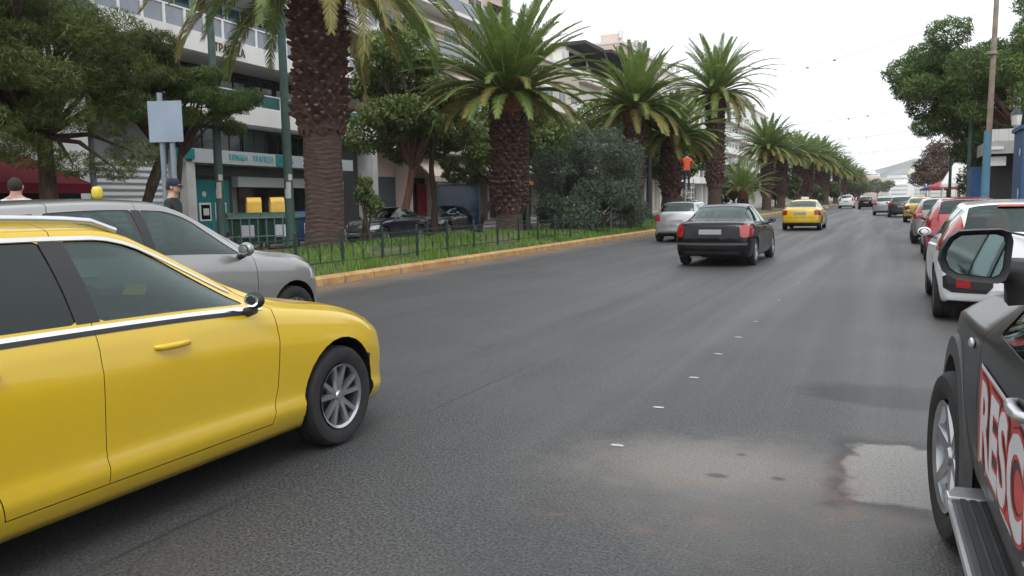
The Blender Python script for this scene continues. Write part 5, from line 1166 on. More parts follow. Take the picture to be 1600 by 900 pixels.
for z, h in ((2.5, .22), (1.4, .3)): b = MB(); b.ball((-.012, .5, z), (.01, .12, h*.5), 8, 6); b.build('emblem', M['frame_white'], t)
t = empty('wall_lamp', (2.95, 26.4, 3.35), 0, 'white glass lantern on top of the blue kiosk corner', 'lamp')
b = MB(); b.lathe([(.05, 0), (.11, .08), (.14, .36), (.02, .38)], n=8); b.build('lantern', M['curtain'], t); b = MB(); b.lathe([(.17, .37), (.10, .46), (.03, .54), (.0, .58)], n=8); b.build('cap', M['dark_metal'], t)
def stall(label, x, y, w, d, roof, m, body, rz=0, peak=.9, cat='stall'):
    t = empty('stall', (x, y, .144), rz, label, cat); b = MB()
    V = [(-w/2, -d/2, 2.1), (w/2, -d/2, 2.1), (w/2, d/2, 2.1), (-w/2, d/2, 2.1), (-w*.18, -d*.18, 2.1+peak), (w*.18, -d*.18, 2.1+peak), (w*.18, d*.18, 2.1+peak), (-w*.18, d*.18, 2.1+peak)]
    b.add(V, [(0, 3, 2, 1), (4, 5, 6, 7), (0, 1, 5, 4), (1, 2, 6, 5), (2, 3, 7, 6), (3, 0, 4, 7)]); b.b2(-w/2, w/2, -d/2-.02, -d/2, 1.88, 2.1); b.b2(-w/2-.02, -w/2, -d/2, d/2, 1.88, 2.1); b.build('roof', M[m], t)
    for sx in (-1, 1):
        for sy in (-1, 1): b = MB(); b.tube([(sx*(w/2-.08), sy*(d/2-.08), 0), (sx*(w/2-.08), sy*(d/2-.08), 2.1)], .035, 6); b.build('post', M['frame_white'], t)
    b = MB(); b.b2(-w/2+.2, w/2-.2, -d/2+.3, d/2-.3, 0, 1.1); b.build('counter', M[body], t); return t
M['tarp_white'] = mat('tarp_white', (0.72, 0.72, 0.70), .7, var=.06); M['tarp_red'] = mat('tarp_red', (0.35, 0.04, 0.05), .7, var=.1); M['tarp_blue'] = mat('tarp_blue', (0.06, 0.16, 0.36), .7, var=.15)
stall('white pitched kiosk roof with red sides behind the parked red car', 3.8, 60, 2.3, 2.4, 0, 'tarp_white', 'tarp_red', peak=1.35)
stall('red canopy stall beyond the white kiosk roof', 4.0, 80, 2.8, 3.4, 0, 'tarp_red', 'tarp_red', peak=.5)
stall('blue canopy stall farther down the right pavement', 4.1, 94, 3.2, 3.4, 0, 'tarp_blue', 'kiosk_blue', peak=.5)
stall('second, smaller red canopy past the blue one', 4.1, 108, 3, 3.4, 0, 'tarp_red', 'tarp_white', peak=.4)
pole('street_pole', 'dark pole standing before the white kiosk roof', 2.95, 56, .144, 3.8, .10, 'dark_metal')
# red / grey shop building on the right behind the trees
def rightblocks():
    for i, (y0, y1, h, w, lb_) in enumerate(((34, 58, 5.2, 'wall_dark', 'low dark shop row behind the stone pine'), (60, 96, 7, 'wall_tan', 'low tan shop row behind the bare brown trees'), (100, 180, 10, 'wall_cream', 'cream block far down the right pavement'))):
        t = empty('shop_row', (12, y0, 0), math.pi/2, lb_, 'building'); b = MB(); b.b2(0, y1-y0, -12, 0, .146, h); b.build('wall', M[w], t)
        n = int((y1-y0)/4)
        for k in range(n): window(t, k*4+.6, k*4+3.4, .002, .4, 2.9, 'frame_white', 'pane_dark', 2); 
        if h > 6:
            for k in range(n): window(t, k*4+1, k*4+2.8, .002, 4, 5.6, 'frame_white', 'pane_mid', 2)
rightblocks()

# ------------------------------------------------------------------ people
M['skin'] = mat('skin', (0.42, 0.25, 0.18), 0.55, var=.06); M['hair'] = mat('hair', (0.02, 0.014, 0.01), .8, var=.3); M['eye'] = mat('eye', (.02, .02, .02), .2)
def person(label, loc, rz, J, mats, reg, extra=None, s=1.0, hands=True):
    """J: joints; one skinned body with face, ears, fingers; reg(co, tag)->material index"""
    t = empty('person', loc, rz, label, 'person'); t.scale = (s, s, s)
    E_ = [('pelvis', 'spine'), ('spine', 'chest'), ('chest', 'neck'), ('neck', 'skull'), ('skull', 'crown')]
    for q in 'LR': E_ += [('chest', 'sh'+q), ('sh'+q, 'el'+q), ('el'+q, 'wr'+q), ('wr'+q, 'ha'+q), ('pelvis', 'hip'+q), ('hip'+q, 'kn'+q), ('kn'+q, 'an'+q), ('an'+q, 'to'+q)]
    rad = dict(pelvis=(.155, .11), spine=(.135, .10), chest=(.155, .115), neck=(.055, .06), skull=(.078, .092), crown=(.062, .075), sh=(.068, .068), el=(.043, .043), wr=(.029, .026), ha=(.04, .02), hip=(.088, .09), kn=(.056, .058), an=(.04, .042), to=(.042, .03))
    names = list(J); me = bpy.data.meshes.new('body'); me.from_pydata([J[k] for k in names], [(names.index(a), names.index(b)) for a, b in E_], [])
    o = bpy.data.objects.new('tmp', me); WC.objects.link(o); sk = o.modifiers.new('skin', 'SKIN'); sk.use_smooth_shade = True; sub = o.modifiers.new('sub', 'SUBSURF'); sub.levels = 2
    for i, k in enumerate(names):
        r = rad.get(k) or rad[k[:-1]]; me.skin_vertices[0].data[i].radius = r; me.skin_vertices[0].data[i].use_root = (k == 'pelvis')
    bmh = evalmesh(o); bpy.data.objects.remove(o)
    b = MB(); b.v = [tuple(v.co) for v in bmh.vertices]; b.f = [tuple(p.vertices) for p in bmh.polygons]; b.mi = [reg(p.center, '') for p in bmh.polygons]
    sk_i = 0; f = Vector(J['skull']); up = (Vector(J['crown'])-f).normalized(); fw = Vector((0, 1, 0)); rt = fw.cross(up).normalized()
    b.ball(tuple(f+up*.03+fw*.012), (.078, .097, .115), 16, 12, 0)
    b.tube([f+fw*.098+up*.045, f+fw*.122+up*.005, f+fw*.10-up*.004], [.009, .016, .012], 8, 0)
    b.tube([f+fw*.098-up*.035-rt*.024, f+fw*.104-up*.036, f+fw*.098-up*.035+rt*.024], [.004, .008, .004], 6, 0)
    for s_ in (-1, 1): b.ball(tuple(f+rt*s_*.083+up*.022), (.012, .022, .032), 8, 6, 0)
    if hands:
        for q in 'LR':
            w, h = Vector(J['wr'+q]), Vector(J['ha'+q]); d = (h-w).normalized(); a = d.cross(Vector((0, 1, 0))); a = a.normalized() if a.length > .1 else Vector((1, 0, 0)); c = a.cross(d)
            for i, L in enumerate((.07, .082, .076, .06)):
                p = h+a*(i-1.5)*.019; b.tube([p, p+d*L*.5+c*.006, p+d*L*.8+c*.02, p+d*L+c*.035], [.0095, .009, .008, .006], 6, 0)
            p = w.lerp(h, .4)+a*-.03; b.tube([p, p-a*.03+d*.035, p-a*.035+d*.065+c*.01], [.012, .010, .007], 6, 0)
    body = b.build('body', mats, t, smooth=60)
    for s_ in (-1, 1): e = MB(); e.ball(tuple(f+rt*s_*.032+up*.042+fw*.094), (.013, .008, .008), 8, 6); e.build('eye', M['eye'], t)
    if extra: extra(t, f, up, fw, rt)
    return t
def pose(arms=None, H=1.0):
    J = dict(pelvis=(0, 0, .95), spine=(0, .01, 1.14), chest=(0, -.005, 1.36), neck=(0, -.01, 1.53), skull=(0, .015, 1.63), crown=(0, .01, 1.71))
    for q, s in (('L', -1), ('R', 1)):
        J['sh'+q] = (s*.185, -.01, 1.43); J['el'+q] = (s*.24, -.03, 1.14); J['wr'+q] = (s*.25, .06, .90); J['ha'+q] = (s*.25, .09, .82)
        J['hip'+q] = (s*.095, 0, .88); J['kn'+q] = (s*.10, .03, .50); J['an'+q] = (s*.105, -.02, .08); J['to'+q] = (s*.12, .13, .035)
    if arms: J.update(arms)
    return J
navy = mat('cloth_navy', (0.015, 0.02, 0.035), .9, var=.2, scale=8); dk = mat('cloth_dark', (0.02, 0.022, 0.025), .9, var=.2, scale=8); wh = mat('cloth_white', (0.6, 0.6, 0.6), .9, var=.05); org = mat('cloth_orange', (0.62, 0.085, 0.035), .8, var=.1, scale=8); shoe = mat('shoe', (0.02, 0.02, 0.02), .6)
def reg_std(c, _=''):
    if c.z > 1.50: return 0
    if abs(c.x) > .2 and c.z < .93: return 0
    if c.z < .09: return 3
    return 1 if c.z > .93 else 2
def capped(t, f, up, fw, rt):
    b = MB(); b.lathe([(.094, .045), (.099, .075), (.092, .12), (.06, .155), (.001, .165)], tuple(f), 20); b.lathe([(.093, .045), (.094, .05)], tuple(f), 20)
    V = []; 
    for i in range(9):
        a = math.pi*(.12+.76*i/8); V += [tuple(f+rt*math.cos(a)*.09+fw*math.sin(a)*.09+up*.055), tuple(f+rt*math.cos(a)*.085+fw*(math.sin(a)*.155+.03)+up*.04)]
    b.add(V, [(2*i, 2*i+1, 2*i+3, 2*i+2) for i in range(8)]); b.build('cap', navy, t, smooth=50)
    b = MB(); b.box(tuple(f+fw*.104+up*.043), (.13, .012, .032)); b.build('sunglasses', M['black_plastic'], t)
    b = MB(); b.lathe([(.085, -.01), (.09, .03), (.085, .06)], tuple(f-fw*.02), 16); b.build('hair', M['hair'], t)
person('man in navy cap and sunglasses in dark jacket walking beyond the silver car', (-9.95, 8.86, 0.17), R_(-62), pose(), [M['skin'], dk, navy, shoe], reg_std, capped, 1.02)
def haired(t, f, up, fw, rt):
    b = MB(); b.ball(tuple(f+up*.05-fw*.018), (.088, .095, .105), 14, 10); b.build('hair', M['hair'], t, smooth=60)
def vest(t, f, up, fw, rt):
    haired(t, f, up, fw, rt)
    b = MB(); b.lathe([(.150, .0), (.165, .15), (.175, .33), (.15, .42), (.085, .46)], (0, 0, 1.0), 20); o = b.build('dark_vest', dk, t, smooth=60); o.scale = (1.12, .84, 1)
person('man in dark waistcoat over white shirt at the far left edge', (-10.93, 7.07, 0.15), R_(40), pose({'elR': (.27, .05, 1.16), 'wrR': (.22, .25, 1.05), 'haR': (.18, .32, 1.04)}), [M['skin'], wh, dk, shoe], lambda c, _='': 2 if (abs(c.x) < .20 and .93 < c.z < 1.47) else reg_std(c), vest, 1.04)
# worker on the ladder
lad = empty('step_ladder', (-9.95, 42.9, .0), R_(18), 'aluminium step ladder between two palm trunks, under the man in orange', 'ladder')
for s_ in (-1, 1):
    b = MB(); b.tube([(s_*.28, -.62, 0), (s_*.19, 0, 2.6)], .03, 6); b.build('rail', M['rail'], lad); b = MB(); b.tube([(s_*.30, .75, 0), (s_*.19, .05, 2.6)], .025, 6); b.build('rear_leg', M['rail'], lad)
for k in range(8): z = .25+k*.27; b = MB(); b.b2(-.27+.011*k, .27-.011*k, -.60+.06*k+.03, -.49+.06*k+.03, z, z+.03); b.build('rung', M['rail'], lad)
pJ = pose({'elL': (-.30, .12, 1.28), 'wrL': (-.26, .33, 1.40), 'haL': (-.25, .39, 1.46), 'elR': (.34, .06, 1.22), 'wrR': (.42, .26, 1.16), 'haR': (.44, .33, 1.18)})
person('worker in orange top and navy trousers high on a step ladder by a palm', (-9.98, 42.35, 2.0), R_(14), pJ, [M['skin'], org, navy, shoe], lambda c, _='': 0 if (c.z > 1.5 or (abs(c.x) > .22 and c.y > .14)) else (3 if c.z < .09 else (1 if c.z > .93 else 2)), haired, 1.12)
# drivers
def seated():
    J = dict(pelvis=(0, 0, .56), spine=(0, -.06, .74), chest=(0, -.12, .96), neck=(0, -.13, 1.12), skull=(0, -.10, 1.22), crown=(0, -.10, 1.30))
    for q, s in (('L', -1), ('R', 1)):
        J['sh'+q] = (s*.18, -.12, 1.03); J['el'+q] = (s*.23, .12, .84); J['wr'+q] = (s*.17, .33, .93); J['ha'+q] = (s*.14, .40, .95)
        J['hip'+q] = (s*.09, .02, .54); J['kn'+q] = (s*.12, .44, .62); J['an'+q] = (s*.12, .66, .36); J['to'+q] = (s*.12, .80, .40)
    return J
rs_ = lambda c, _='': 0 if (c.z > 1.10 or (c.y > .26 and c.z > .8)) else (1 if c.z > .62 else 2)
person('driver in a pale shirt seated behind the wheel of the near taxi', (-4.44, 2.62, .0), 0, seated(), [M['skin'], wh, navy, shoe], rs_, haired, 1.0)
person('driver in dark clothes seated in the grey-silver hatchback beyond the taxi', (-7.12, 5.52, .02), 0, seated(), [M['skin'], dk, navy, shoe], rs_, haired, 1.0)
# scooter
def scooter():
    t = empty('motor_scooter', (-13.2, 44.5, .35), R_(75), 'small parked scooter with pale windscreen beyond the dark post', 'scooter')
    for y in (-.62, .62):
        w = empty('wheel', (0, y, .26)); w.parent = t; b = MB(); b.lathe([(.17, -.05), (.24, -.055), (.26, -.03), (.26, .03), (.24, .055), (.17, .05)], n=24, axis='x', close=True); b.build('tyre', M['rubber'], w, smooth=40)
        b = MB(); b.lathe([(.001, -.03), (.17, -.04), (.17, .04), (.001, .03)], n=16, axis='x'); b.build('rim', M['rim'], w)
    b = MB(); b.prism([(-.8, .55), (-.75, .78), (-.2, .78), (-.1, .5), (.25, .32), (.35, .35), (.5, .9), (.58, .88), (.48, .3), (.3, .22), (-.2, .22), (-.4, .4), (-.7, .45)], -.16, .16, 'x'); b.build('body', M['grey_silver'], t, bevel=.03)
    b = MB(); b.box((0, -.42, .83), (.3, .72, .11)); b.build('saddle', M['seat'], t, bevel=.03)
    b = MB(); b.tube([(0, .62, .26), (0, .5, .98)], .03, 8); b.tube([(-.33, .44, 1.0), (0, .48, .98), (.33, .44, 1.0)], .018, 8); b.build('handlebar', M['black_plastic'], t)
    b = MB(); b.prism([(.52, .9), (.40, 1.4), (.42, 1.4), (.55, .9)], -.22, .22, 'x'); b.build('windscreen', M['curtain'], t)
scooter()

# ------------------------------------------------------------------ vehicles
def place(name, spec, x, y, rz, pm, label, cat='car', group='cars on the road', det=1, glass='car_glass', mirror_mat=None):
    t = empty(name, (x, y, 0.002), rz, label, cat, group); make_car(name, spec, t, pm, det, glass); return t
RL = [(-2.9, .70), (-2.9, .95)]
# 1. the near taxi
def rails(root, car, pm):
    for s in (-1, 1):
        b = MB(); P = []
        for y in np.linspace(-1.75, .02, 14):
            P.append((s*(float(car.f_rw(y))-.045), y, float(car.f_top(y))-.030+.042*math.sin(math.pi*(y+1.75)/1.77)**.35))
        b.tube(P, .016, 8); b.build('roof_rail', M['rail'], root, smooth=50)
def wheelnut(root, car, pm): pass
FWT = [.925, .955, .978, .995, .998, .981, .979, .984, .990, .996, .999, 1.000, .988, .983, .970, .948]
TAXI = S('estate', fw=FWT, rimstyle=10, tw=.215, wr=.317, rimmat='rim', flare=.006, mscale=.62, mirror_mat=M['black_plastic'], sideglass=['dark_glass', 'dark_glass', 'dark_glass', 'dark_glass', 'car_glass', 'car_glass'], pieces=[
  ('window_trim', 'chrome', 'belt', (-1.95, .70, -.030, -.012), .004, .01),
  ('window_frame', 'rail', 'roofline', (-1.85, .60, .004, .022), .004, .012),
  ('window_seal', 'black_plastic', 'belt', (-1.95, .62, -.052, -.030), .003, .01),
  ('headlight', 'clear_lamp', 'side', [(1.86, .63), (1.84, .70), (2.05, .73), (2.4, .70), (2.4, .58), (2.1, .57)], .003, .02),
  ('tail_light', 'red_lamp', 'side', [(-2.5, .74), (-2.5, 1.0), (-2.12, .96), (-2.05, .86), (-2.2, .76)], .003, .02),
  ('pillar_trim', 'black_plastic', 'pillar', (-.428, -.428, -.312, -.312), .0015, .01),
  ('pillar_trim', 'black_plastic', 'pillar', (-1.468, -1.408, -1.352, -1.292), .0015, .01),
  ('grille', 'black_plastic', 'front', [(-.42, .52), (.42, .52), (.36, .64), (-.36, .64)], .002, .02),
], extra=[rails], handle_mat=None, hdrop=.15, hfwd=.16, ax_r=-1.27)
TAXI['doors'][0][:3] = [(-.93, .62), (-.86, .46), (-.83, .30)]
place('estate_taxi', TAXI, -4.08, 2.74, 0, M['yellow'], 'bright yellow estate taxi with silver roof rails filling the left foreground', 'taxi').scale = (1, 1, 1.02)
# 2. grey silver hatch beyond
place('hatchback_car', S('hatch', rimstyle=5, pieces=[
  ('headlight', 'clear_lamp', 'side', [(1.50, .66), (1.52, .76), (1.85, .76), (2.2, .70), (2.2, .58), (1.8, .60)], .003, .02),
  ('tail_light', 'red_lamp', 'side', [(-2.1, .74), (-2.1, 1.02), (-1.82, 1.02), (-1.74, .84)], .003, .02),
  ('pillar_trim', 'black_plastic', 'pillar', (-.378, -.378, -.292, -.292), .0015, .01)]), -6.75, 5.42, 0, M['grey_silver'], 'grey-silver hatchback overtaken side by side, just beyond the near taxi').scale = (1.0, 1.12, 1.115)
# 3. black sedan
place('sedan_car', S('sedan', rimstyle=6, glass=None, pieces=[
  ('tail_light', 'red_lamp', 'rear2', [(.64, .70), (.62, .93), (.72, .955), (.95, .94), (.95, .70), (.70, .67)], .004, .02),
  ('boot_lid_strip', 'black_plastic', 'rear', [(-.54, .915), (.54, .915), (.54, .935), (-.54, .935)], .006, .02),
  ('bumper_strip', 'grey_plastic', 'rear', [(-.80, .50), (.80, .50), (.80, .55), (-.80, .55)], .006, .02),
  ('lower_bumper', 'black_plastic', 'rear', [(-.62, .2), (.62, .2), (.62, .36), (-.62, .36)], .004, .02),
  ('window_trim', 'grey_plastic', 'belt', (-1.3, .70, -.03, -.012), .004, .01),
  ('headlight', 'clear_lamp', 'side', [(1.75, .62), (1.75, .72), (2.3, .68), (2.3, .56)], .003, .02)],
  extra=[lambda root, car, pm: MB().b2(-.45, -.2, -2.16, -2.05, .20, .25).build('exhaust', M['rim_dark'], root)]), -3.72, 20.35, R_(-.5), M['black'], 'black sedan with big red tail lights driving away in the middle lane', 'car')
# 4. silver hatch rear view
place('hatchback_car', S('hatch', rimstyle=5, pieces=[
  ('tail_light', 'red_lamp', 'rear2', [(.60, .76), (.64, 1.0), (.9, 1.0), (.9, .74)], .004, .02),
  ('lower_bumper', 'black_plastic', 'rear', [(-.7, .2), (.7, .2), (.7, .36), (-.7, .36)], .004, .02),
  ('headlight', 'clear_lamp', 'side', [(1.50, .66), (1.52, .76), (2.2, .70), (2.2, .58)], .003, .02)]), -7.05, 30.3, 0, M['silver'], 'light silver hatchback seen from behind next to the yellow kerb')
# 5. far yellow taxi
def taxi_lamp(root, car, pm):
    b = MB(); z = float(car.f_top(-.2)); b.box((0, -.2, z+.055), (.34, .12, .12)); b.build('roof_sign', M['tarp_white'], root, bevel=.02)
YS = S('sedan', rimstyle=5, extra=[taxi_lamp], pieces=[
  ('tail_light', 'red_lamp', 'rear2', [(.60, .72), (.58, .93), (.9, .95), (.9, .70)], .004, .02),
  ('lower_bumper', 'black_plastic', 'rear', [(-.84, .18), (.84, .18), (.84, .36), (-.84, .36)], .004, .02)])
far_taxi = place('sedan_taxi', YS, -3.95, 41.3, 0, M['yellow'], 'yellow sedan taxi driving away past the palms, ahead of the black sedan', 'taxi')
# 6. white crossover parked at right
WS = S('hatch', rimstyle=5, wr=.325, flare=.02, pieces=[
  ('tail_light', 'red_lamp', 'rear2', [(.56, .92), (.62, 1.28), (.72, 1.30), (.92, 1.10), (.92, .88), (.70, .84)], .004, .02),
  ('brake_light', 'red_lamp', 'rear', [(-.26, 1.395), (.26, 1.395), (.26, 1.42), (-.26, 1.42)], .01, .03),
  ('bumper_insert', 'black_plastic', 'rear2', [(.30, .46), (.36, .38), (.70, .38), (.79, .43), (.80, .56), (.72, .62), (.40, .60), (.30, .54)], .006, .03),
  ('fog_lamp', 'red_lamp', 'rear2', [(.52, .44), (.66, .44), (.66, .55), (.52, .55)], .010, .02),
  ('lower_bumper', 'black_plastic', 'rear', [(-.9, .15), (.9, .15), (.9, .25), (-.9, .25)], .005, .03)],
  extra=[lambda root, car, pm: MB().tube([(0, -1.97, 1.03), (.02, -1.98, 1.06), (-.38, -1.88, 1.15)], [.022, .016, .010], 6).build('rear_wiper', M['black_plastic'], root)])
w_ = place('crossover_car', WS, 1.36, 12.75, 0, M['white'], 'white parked crossover with black bumper inserts, right behind the pickup mirror', 'car', 'cars parked along the right kerb'); w_.scale = (1.03, 1.03, 1.0)
# 7. red hatch
RS = S('hatch', rimstyle=5, pieces=[('tail_light', 'red_lamp', 'rear2', [(.58, .86), (.62, 1.26), (.72, 1.28), (.92, 1.1), (.92, .84), (.66, .82)], .004, .02), ('lower_bumper', 'black_plastic', 'rear', [(-.7, .2), (.7, .2), (.7, .34), (-.7, .34)], .004, .02)])
red = place('hatchback_car', RS, 1.5, 22.6, 0, M['red'], 'red parked hatchback between the white crossover and the grey one', 'car', 'cars parked along the right kerb')
SW = {'red_paint': M['silver']}
copy_thing(red, (1.35, 30.2, .002), 0, (1, 1.02, .98), 'dusty silver hatchback mostly hidden behind the red one', swap={'red_paint': M['grey_silver']})
far_y = copy_thing(far_taxi, (1.3, 52.8, .002), 0, 1, 'yellow taxi parked in the right-hand row'); far_y['group'] = 'cars parked along the right kerb'
for (x, y, sx, swp, lb_) in ((.40, 64.8, (1.04, 1, 1), 'darkgrey', 'dark grey car in front of the parked yellow taxi'), (-.75, 71, (1, 1, .98), 'silver', 'silver car left of the far dark grey car'), (-5.6, 111, (1.05, 1, 1.15), 'white', 'tiny white van-like car far up the road'), (-3.1, 104, (1, 1, 1.0), 'black', 'tiny black car far up the road beside the white one'), (-1.0, 125, (1, 1, 1), 'silver', 'tiny pale car in the farthest queue')):
    c = copy_thing(red, (x, y, .002), 0, sx, lb_, swap={'red_paint': M[swp]}); c['group'] = 'cars on the road' if x < 0 else 'cars parked along the right kerb'
# 8. the two dark cars of the other carriageway, facing the viewer
DK = S('sedan', rimstyle=6, pieces=[
  ('headlight', 'clear_lamp', 'side', [(1.72, .60), (1.70, .72), (2.0, .76), (2.35, .70), (2.35, .56), (2.0, .55)], .004, .02),
  ('grille', 'grey_plastic', 'front', [(-.34, .48), (.34, .48), (.40, .62), (-.40, .62)], .004, .02),
  ('window_trim', 'chrome', 'belt', (-1.3, .70, -.03, -.012), .004, .01)])
d1 = place('sedan_car', DK, -19.15, 28.0, R_(180), M['midnight'], 'dark blue-black sedan facing the viewer just right of the thick palm trunk', 'car', 'cars of the far carriageway')
d2 = copy_thing(d1, (-20.4, 35.2, .002), R_(180), 1, 'second dark sedan, behind the first and before the bus shelter')
d3 = copy_thing(d1, (-20.2, 58, .002), R_(180), 1, 'pale car glimpsed between the second palm and the oleander', swap={'midnight_paint': M['silver']})
for x, y, k, lb_ in ((-19.8, 86, 'silver', 'pale car parked behind the small young palm'), (-19.6, 104, 'darkgrey', 'dark car parked behind the far taxi')):
    copy_thing(d1, (x, y, .002), R_(180), 1, lb_, swap={'midnight_paint': M[k]})
# 9. the black pickup at right
def project(me, car, side, offs, rx=2.0):
    for v in me.vertices:
        h = car.bvh.ray_cast(Vector((side*rx, v.co.y, v.co.z)), Vector((-side, 0, 0)))
        if h[0] is not None: v.co.x = h[0].x+side*(offs+v.co.x*side)
    me.update()
M['sticker_red'] = mat('sticker_red', (0.55, 0.035, 0.025), .4, var=.08); M['sticker_white'] = mat('sticker_white', (0.62, 0.62, 0.64), .45, var=.08); M['sticker_black'] = mat('sticker_black', (0.012, 0.012, 0.014), .4, var=.1)
def pick_extra(root, car, pm):
    W = .90
    # running boards with ribbed tread
    for s in (-1, 1):
        b = MB(); b.b2(s*.80, s*.975, -.95, .92, .385, .425); st_ = b.build('running_board', M['grey_plastic'], root, bevel=.012)
        for k in range(4): b = MB(); b.b2(s*(.825+k*.034), s*(.843+k*.034), -.90, .80, .425, .434); b.build('tread_strip', M['black_plastic'], st_)
        b = MB(); b.b2(s*.972, s*.984, -.95, .92, .392, .420); b.build('edge_trim', M['rail'], st_)
        b = MB(); b.prism([(s*.80, .80), (s*.985, .80), (s*.985, .86), (s*.95, .925), (s*.86, .935), (s*.80, .93)], .38, .437, 'z'); b.build('end_cap', M['rail'], st_, bevel=.006)
        for y in (-.6, .6): b = MB(); b.tube([(s*.6, y, .45), (s*.85, y, .40)], .03, 6); b.build('bracket', M['black_plastic'], st_)
        # fender flares
        for a in (car.ax_r, car.ax_f):
            b = MB(); n = 22; V = []
            for i in range(n+1):
                t = math.pi*(.0+1.0*i/n); r1, r2 = car.wr*1.15, car.wr*1.15+.085; cy, cz = math.cos(t), math.sin(t)
                for r_, x_ in ((r1, .87), (r1, .925), (r2, .920), (r2+.02, .89)): V.append((s*x_, a+cy*r_, car.wr+.01+cz*r_))
            F = [(4*i+j, 4*i+(j+1) % 4, 4*i+4+(j+1) % 4, 4*i+4+j) for i in range(n) for j in range(4)]+[(3, 2, 1, 0), (4*n, 4*n+1, 4*n+2, 4*n+3)]
            b.add(V, F); b.build('fender_flare', M['grey_plastic'], root, smooth=40)
        # tall tow style mirrors facing back
        mx, my, mz = s*.963, .545, 1.355; pr = [(-.155, -.13), (-.07, -.155), (.13, -.145), (.15, -.10), (.155, .09), (.12, .115), (-.06, .125), (-.12, .09), (-.165, -.04)]
        pr = [(x_*-s*-1 if s > 0 else x_*1, z_) for x_, z_ in pr]
        b = MB(); V = []
        pr = [(-.150, -.03), (-.128, -.085), (-.085, -.115), (0, -.127), (.095, -.134), (.125, -.118), (.14, -.08), (.15, .06), (.138, .100), (.10, .113), (0, .110), (-.075, .105), (-.115, .075), (-.143, .02)]
        pr = [(x_*.68, z_*.70) for x_, z_ in pr]
        if s > 0: pr = [(-x_, z_) for x_, z_ in pr]
        for dy, k in ((-.055, .93), (-.06, 1.0), (.0, 1.03), (.05, .88), (.085, .5)): V += [(mx+x_*k, my+dy, mz+z_*k) for x_, z_ in pr]
        n = len(pr); F = [(i, (i+1) % n, n+(i+1) % n, n+i) for i in range(0)]
        for q in range(4): F += [(q*n+i, q*n+(i+1) % n, (q+1)*n+(i+1) % n, (q+1)*n+i) for i in range(n)]
        F.append(tuple((4*n)+i for i in range(n))); V += [(mx+x_*.82, my-.035, mz+z_*.80) for x_, z_ in pr]; F += [(i, 5*n+i, 5*n+(i+1) % n, (i+1) % n) for i in range(n)]; F.append(tuple(5*n+i for i in range(n)))
        b.add(V, F); mo = b.build('wing_mirror', M['black_plastic'], root, smooth=35)
        b = MB(); g_in = [(mx+x_*.81, my-.040, mz+z_*.79) for x_, z_ in pr]; g_bk = [(p[0], my-.036, p[2]) for p in g_in]
        # the pane is tipped a little towards the driver
        b.add(g_in+g_bk, [tuple(range(n)), tuple(range(2*n-1, n-1, -1))]+[(i, (i+1) % n, n+(i+1) % n, n+i) for i in range(n)]); b.build('mirror_glass', M['mirror_glass'], mo)
        b = MB(); b.tube([(s*.80, my+.05, mz-.14), (s*.84, my+.03, mz-.06), (s*.93, my+.02, mz-.05)], [.07, .05, .04], 8); b.build('mirror_arm', M['black_plastic'], mo, smooth=50)
    # rear window of the cab and bed cover
    b = MB(); b.b2(-.58, .58, -.955, -.94, 1.24, 1.60); b.build('rear_window', M['dark_glass'], root)
    b = MB(); b.b2(-.74, .74, -2.42, -1.0, 1.085, 1.10); b.build('bed_cover', M['black_plastic'], root)
    for s in (-1, 1):
        b = MB(); b.b2(s*.70, s*.86, -2.56, -2.47, .72, .98); b.build('tail_light', M['red_lamp'], root, bevel=.01)
    # wiper by the windscreen foot
    b = MB(); b.tube([(-.55, 1.10, 1.205), (-.52, 1.02, 1.23), (-.1, .94, 1.285)], [.012, .010, .007], 6); b.build('wiper', M['black_plastic'], root)
    # side antenna snorkel-like panel and indicator
    b = MB(); b.ball((-.905, 1.02, .98), (.012, .045, .02), 10, 6); b.build('side_indicator', M['clear_lamp'], root, smooth=60)
    # door lettering
    for s in (-1, 1):
        y0, y1, z0, z1 = .745, -.86, .605, .955
        def grid(ya, yb, za, zb, nm, m, off):
            V = []; F = []; nx, nz = 24, 8
            for i in range(nx+1):
                for j in range(nz+1): V.append((0, ya+(yb-ya)*i/nx, za+(zb-za)*j/nz))
            for i in range(nx):
                for j in range(nz): F.append((i*(nz+1)+j, (i+1)*(nz+1)+j, (i+1)*(nz+1)+j+1, i*(nz+1)+j+1))
            o = raw(nm, V, F, m, root); project(o.data, car, s, off); return o
        st_ = grid(y0, y1, z0, z1, 'door_sticker', M['sticker_white'], .004)
        o = grid(y0-.014, y1+.014, z0+.014, z1-.014, 'sticker_field', M['sticker_red'], .0055); o.parent = st_
        for off, ofs, mm, dx in ((.0065, .040, 'sticker_black', .008), (.0075, .024, 'sticker_red', 0), (.0085, .011, 'sticker_white', 0)):
            # text runs towards the tail on the left side, towards the nose on the right side
            dirn = -1 if s < 0 else 1
            mt = Matrix(((0, 0, s*1.0, 0), (dirn, 0, 0, (y0-.06-dx) if s < 0 else y1+.06+dx), (0, 1, 0, z0+.043-dx), (0, 0, 0, 1)))
            tx = text_mesh('RESCUE', .375, 0.0, mt, M[mm], 'letters', st_, 1.0, ofs)
            bm = bmesh.new(); bm.from_mesh(tx.data); bmesh.ops.subdivide_edges(bm, edges=[e for e in bm.edges if e.calc_length() > .05], cuts=2); bmesh.ops.triangulate(bm, faces=bm.faces); bm.to_mesh(tx.data); bm.free()
            project(tx.data, car, s, off)
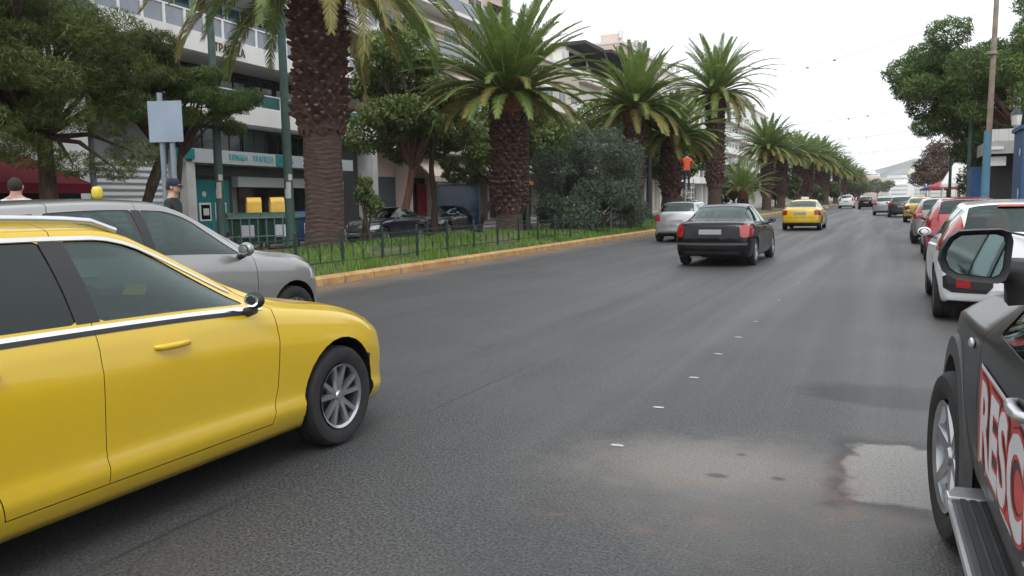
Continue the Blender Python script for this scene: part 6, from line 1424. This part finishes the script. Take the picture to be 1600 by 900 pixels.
PK = dict(
  top=[(-2.52,.80),(-2.50,.98),(-2.46,1.07),(-2.3,1.085),(-1.1,1.085),(-.985,1.12),(-.955,1.3),(-.92,1.60),(-.85,1.69),(-.6,1.745),(-.2,1.76),(.05,1.735),(.25,1.66),(.6,1.47),(.95,1.28),(1.12,1.185),(1.3,1.155),(1.8,1.12),(2.2,1.05),(2.38,.97),(2.46,.85),(2.50,.68)],
  belt=[(-2.52,.75),(-2.48,.98),(-2.4,1.03),(-1.0,1.05),(0,1.045),(1.0,1.045),(1.3,1.04),(1.8,1.02),(2.2,.96),(2.38,.88),(2.50,.62)],
  bot=[(-2.52,.6),(-2.45,.5),(-2.0,.45),(1.9,.45),(2.3,.42),(2.44,.45),(2.50,.54)],
  hw=[(-2.52,.84),(-2.4,.88),(-1.8,.90),(0,.90),(1.5,.90),(2.0,.885),(2.3,.82),(2.50,.70)],
  rw=[(-2.52,.76),(-2.3,.80),(-1.1,.80),(-.95,.66),(-.6,.63),(.2,.63),(.6,.66),(1.1,.76),(1.8,.78),(2.3,.70),(2.50,.6)],
  kb=[(-2.52,-.06),(-1.8,0),(-.3,0),(.2,.06),(1.0,.16),(1.6,.14),(2.0,.22),(2.50,.34)],
  fw=[.96,.975,.985,.99,.993,.995,.997,.998,.999,1.0,1.0,.999,.998,.995,.992,.982], flare=.02, drop=.09,
  ax_f=1.5, ax_r=-1.5, wr=.385, tw=.255, archk=1.14, cabin=(-.93, 1.15), ws=(.12, 1.06), wshx=lambda z: .64+(1.66-z)*.24,
  windows=[(-.86,-.80,-.30,-.30),(-.22,-.22,.62,.22)], seath=.22, seaty=-.1, rearseat=False,
  doors=[[(-.95,.50),(-.27,.50),(-.27,1.80),(-.93,1.80)],[(-.255,.50),(.80,.50),(.83,.8),(.82,1.05),(.55,1.34),(.15,1.72),(0,1.80),(-.255,1.80)]],
  mirror=None, wout=.055, steer=R_(6), rimstyle=6, hdrop=.10, handle_mat=M['rail'],
  pieces=[('headlight', 'clear_lamp', 'side', [(2.02,.80),(2.0,.94),(2.6,.92),(2.6,.74)], .004, .02), ('grille', 'black_plastic', 'front', [(-.5,.62),(.5,.62),(.55,.88),(-.55,.88)], .004, .02)],
  extra=[pick_extra], plate_f=(2.52,.60))
place('pickup_truck', PK, 1.215, 2.5, R_(1.7), M['pickup_black'], 'black pickup with a large white-lettered red door sticker at the right edge', 'pickup', 'cars parked along the right kerb')

bpy.data.scenes.remove(WK)
bpy.context.view_layer.update()
